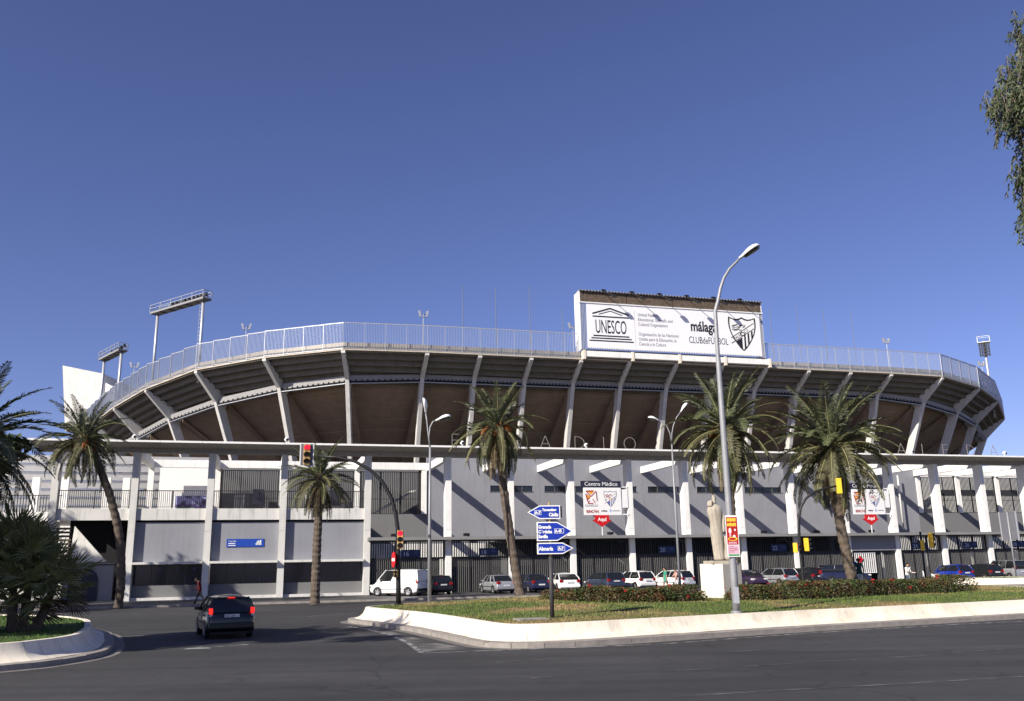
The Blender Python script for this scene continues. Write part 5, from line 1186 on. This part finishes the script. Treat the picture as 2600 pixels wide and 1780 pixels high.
car('coupe', 'paint_white', fv(1430,-2.9), 102, 'white sporty hatchback with a narrow rear window behind the sign post')
car('estate', 'paint_steel', fv(1533,-2.9), 112, 'dark blue estate car between two white cars')
car('hatch', 'paint_white', fv(1612,-2.9), 116, 'white hatchback parked behind the middle of the left hedge')
car('hatch', 'paint_white', fv(1705,-2.8), 128, 'white hatchback behind the person in green')
car('sedan', 'paint_purple', fv(1897,-2.8), 285, 'dark purple car just right of the statue plinth')
car('hatch', 'paint_silver', fv(1972,-2.8), 116, 'old silver hatchback showing only its roof above the right hedge')
car('hatch', 'paint_black', fv(2045,-2.8), 112, 'black car behind the curved signal mast')
car('suv', 'paint_navy', fv(2140,-4.6), 2, 'dark blue off-road car parked sideways behind the broad palm')
car('hatch', 'paint_blue', fv(2418,-3.2), 106, 'bright blue hatchback at the right end of the hedge')
car('hatch', 'paint_black', fv(2494,-3.0), 106, 'dark hatchback between the blue car and the silver van')
car('mpv', 'paint_silver', fv(2556,-3.0), 104, 'silver van with tall rear doors at the right edge')
car('hatch', 'paint_black', fv(2622,-3.0), 106, 'dark car cut off by the right edge of the picture')
# scooter beside the blue car
p = fv(2362,-4.0); sc = empty('scooter', (p.x, p.y, .12), R(150), 'white motor scooter parked left of the bright blue hatchback', 'scooter')
for x in (-.62,.62):
    tm = MB().loft([[Vector((x + rad*math.cos(a*math.pi/8), y, .24 + rad*math.sin(a*math.pi/8))) for a in range(16)] for rad, y in ((.14,-.05),(.23,-.05),(.24,0),(.23,.05),(.14,.05))]); tm.build('wheel', 'tyre', sc, smooth=True)
bevel(MB().hexa([(-.75,-.16,.35),(-.1,-.14,.3),(-.1,.14,.3),(-.75,.16,.35),(-.8,-.13,.72),(-.15,-.14,.66),(-.15,.14,.66),(-.8,.13,.72)]).build('body', 'paint_white', sc), .05)
bevel(MB().box(-.78,-.05,-.14,.14,.725,.82).build('seat', 'black', sc), .04); MB().box(-.12,.4,-.15,.15,.26,.32).build('footboard', 'plastic_dark', sc)
MB().hexa([(.38,-.2,.3),(.45,-.2,.3),(.45,.2,.3),(.38,.2,.3),(.5,-.14,.98),(.56,-.14,.98),(.56,.14,.98),(.5,.14,.98)]).build('leg_shield', 'paint_white', sc)
MB().tube([(.45,-.32,1.03),(.52,0,1.02),(.45,.32,1.03)], .025, 6).build('handlebar', 'black', sc); MB().tube([(.62,0,.24),(.52,0,1.0)], .03, 6).build('fork', 'galv', sc)
MB().box(-.86,-.79,-.08,.08,.55,.66).build('tail_lamp', 'lamp_red', sc)
# ================================================================ people
def person(pos, heading, h, label, shirt, legs, skin='skin', walk=0.0, lean=0.0, arms=((.06,.1),(.06,.1)), long_top=False, bare_arm=True, shorts=False, hand_chin=False, hair='hair', head_down=0.0):
    """standing or walking figure; x = forward in its own frame. One continuous skinned body."""
    root = empty('person', pos, R(heading), label, 'person'); s = h/1.75
    V = []; E_ = []; RD = []
    def v(x, y, z, r, par=None):
        V.append((x*s, y*s, z*s)); RD.append(r*s)
        if par is not None: E_.append((par, len(V)-1))
        return len(V)-1
    lx = lambda z: math.sin(lean)*max(0, z-.92)
    pel = v(0,0,.95,.135); sp = v(lx(1.12),0,1.12,.125,pel); ch = v(lx(1.32),0,1.32,.145,sp); nk = v(lx(1.48)+.01,0,1.47,.06,ch)
    hx = lx(1.55)+.03+head_down*.08; hb = v(hx,0,1.55-head_down*.03,.075,nk); hm = v(hx+.02+head_down*.04,0,1.64-head_down*.05,.098,hb); ht = v(hx+.01+head_down*.05,0,1.73-head_down*.07,.07,hm)
    nose = v(hx+.125+head_down*.03,0,1.63-head_down*.07,.014,hm)
    hands = []
    for i, sd in enumerate((-1, 1)):
        sh = v(lx(1.42),sd*.16,1.41,.075,ch); f0, f1 = arms[i]; sh2 = v(lx(1.40)+.0,sd*.20,1.37,.062,sh)
        ex_, ez_ = lx(1.40)+math.sin(f0)*.28, 1.37-math.cos(f0)*.28; el = v(ex_,sd*.235,ez_,.045,sh2)
        a2 = f0+f1; wx, wz = ex_+math.sin(a2)*.25, ez_-math.cos(a2)*.25; wr = v(wx,sd*(.225 if a2 < 1.6 else .10),wz,.030,el)
        px_, pz_ = wx+math.sin(a2)*.09, wz-math.cos(a2)*.09; pm = v(px_,sd*(.22 if a2 < 1.6 else .07),pz_,.036,wr); hands.append((Vector(V[pm]), Vector((math.sin(a2+.25),0,-math.cos(a2+.25))), sd))
    for i, sd in enumerate((-1, 1)):
        ph = walk*(1 if i == 0 else -1); hp_ = v(0,sd*.095,.88,.10,pel); kx, kz = math.sin(ph)*.42, .88-math.cos(ph)*.42; kn = v(kx+.02,sd*.10,kz,.062,hp_)
        pb = ph - (.12+abs(walk)*.6 if ph < 0 else .05); ax, az = kx+math.sin(pb)*.40, kz-math.cos(pb)*.40; an = v(ax,sd*.10,max(az,.075),.042,kn)
        v(ax+.14,sd*.115,max(az-.05,.035),.036,an); v(ax-.05,sd*.10,max(az-.05,.038),.036,an)
    me = bpy.data.meshes.new('body'); me.from_pydata(V, E_, []); o = bpy.data.objects.new('body', me); col.objects.link(o)
    md = o.modifiers.new('skin', 'SKIN'); md.use_smooth_shade = True
    for k, sv in enumerate(me.skin_vertices[0].data): sv.radius = (RD[k], RD[k]*(.72 if k in (sp, ch) else .85 if k == pel else 1)); sv.use_root = (k == 0)
    for k in (sp, ch): me.skin_vertices[0].data[k].radius = (RD[k]*.78, RD[k]*1.12)
    sm = o.modifiers.new('sub', 'SUBSURF'); sm.levels = 2; sm.render_levels = 2
    dg = bpy.context.evaluated_depsgraph_get(); nm = bpy.data.meshes.new_from_object(o.evaluated_get(dg)); bpy.data.objects.remove(o)
    b = bmesh.new(); b.from_mesh(nm)
    for hp0, hd0, sd in hands:                            # five fingers on each hand, thumb off the side
        for k in range(5):
            off = Vector((0, (k-2)*.018*s, 0)) if k < 4 else Vector((0, -sd*.03*s, 0)); ln = (.06,.075,.08,.07,.05)[k]*s; d0 = hd0 if k < 4 else (hd0 + Vector((.8,-sd*.6,0))).normalized()
            pts = [hp0+off, hp0+off+d0*ln*.55, hp0+off+(d0+Vector((.5,0,0))).normalized()*ln]
            t = MB().tube(pts, [.010*s,.009*s,.007*s], 5); tm_ = bpy.data.meshes.new('f'); tm_.from_pydata(t.v, [], t.f); b.from_mesh(tm_); bpy.data.meshes.remove(tm_)
    b.to_mesh(nm); b.free()
    for m_ in (skin, shirt, legs, 'shoe'): nm.materials.append(MATS[m_])
    zhip = (.84 if not long_top else .70)*s
    for p in nm.polygons:
        c = p.center; z = c.z/s; y = abs(c.y)/s; x = c.x/s
        mi = 0
        if z < .10: mi = 3
        elif z*s < zhip and y < .20 and z < .93: mi = 2 if not shorts or z > .50 else 0
        elif z < 1.475 and (y < .20 or z > 1.20): mi = 1
        elif not bare_arm and z < 1.475: mi = 1
        if y > .205 and z < 1.12 and bare_arm: mi = 0
        if y > .205 and z < .84: mi = 0
        p.material_index = mi; p.use_smooth = True
    nm.name = 'body'; bo = ob('body', nm, root)
    hc = Vector(V[hm]); rs = []
    for e, rr in ((8,.3),(35,.75),(62,1.0),(88,1.04),(112,.98)):
        ring = []
        for t in range(14):
            a = t*2*math.pi/14; fr = max(0, math.cos(a)); z = math.cos(R(e - fr*38*(e/112)))
            rad = .108*s*math.sin(R(e - fr*38*(e/112))) if e > 8 else .03*s
            ring.append(hc + Vector((math.cos(a)*rad - .012*s, math.sin(a)*rad*.9, .012*s + z*.122*s)))
        rs.append(ring)
    MB().loft(rs).build('hair', hair, root, smooth=True)
    fe = MB()
    for sd in (-1, 1): fe.box(hc.x+.083*s, hc.x+.098*s, hc.y+sd*.034*s-.012*s, hc.y+sd*.034*s+.012*s, hc.z+.008*s, hc.z+.020*s)
    fe.box(hc.x+.078*s, hc.x+.092*s, hc.y-.022*s, hc.y+.022*s, hc.z-.062*s, hc.z-.054*s); stuff(fe.build('face_features', 'hair', root))
    er = MB()
    for sd in (-1, 1): er.loft([[hc + Vector((-.005*s + rr*math.cos(t*1.05), sd*yy*s, -.005*s + rr*1.4*math.sin(t*1.05))) for t in range(6)] for rr, yy in ((.018*s,.082),(.02*s,.098),(.008*s,.104))])
    stuff(er.build('ears', skin, root))
    return root
cloth('cloth_red', (.09,.006,.009)); cloth('cloth_black', (.010,.010,.013)); cloth('cloth_green', (.05,.30,.20)); cloth('cloth_tan', (.22,.15,.10)); cloth('cloth_white', (.72,.72,.70)); cloth('cloth_blue', (.02,.06,.32)); cloth('cloth_dark_green', (.015,.045,.045)); cloth('cloth_pale', (.50,.55,.62)); cloth('shoe', (.03,.028,.026)); cloth('cloth_pink', (.50,.30,.25))
p = gnd(506,1535,.12); person(p, 183, 1.74, 'person in a dark red jacket walking left past the ticket windows', 'cloth_red', 'cloth_black', skin='skin_dark', walk=.42, lean=.22, arms=((.5,.5),(-.3,.4)), bare_arm=False, head_down=1.0)
p = fv(1690,-9.0); person(Vector((p.x,p.y,.12)), 190, 1.80, 'person in a loose green shirt walking behind the left hedge', 'cloth_green', 'cloth_tan', walk=.3, lean=.03, arms=((.12,.15),(-.1,.2)), long_top=True, shorts=True)
p = fv(1717,-8.8); person(Vector((p.x,p.y,.12)), 200, 1.64, 'person in pale pink beside the far street lamp holding something forward', 'cloth_pink', 'cloth_white', walk=.2, arms=((.7,.8),(.5,.9)), shorts=True, hair='hair_brown')
p = at(2170,1490,53.2); p.z = .66; person(p, 80, 1.82, 'person in a blue shirt with back turned beside the broad palm trunk', 'cloth_blue', 'cloth_black', skin='skin_dark', arms=((.05,.12),(.1,.2)), walk=.08)
p = at(2186,1490,52.6); p.z = .66; person(p, 70, 1.72, 'person in dark green top and pale trousers behind the right hedge', 'cloth_dark_green', 'cloth_pale', skin='skin_dark', arms=((.15,.3),(.05,.1)), walk=.12)
p = at(2308,1490,53.0); p.z = .62; person(p, 300, 1.46, 'young person in white holding a hand to the chin behind the hedge', 'cloth_white', 'cloth_white', arms=((.5,2.2),(.3,1.2)), lean=.08)
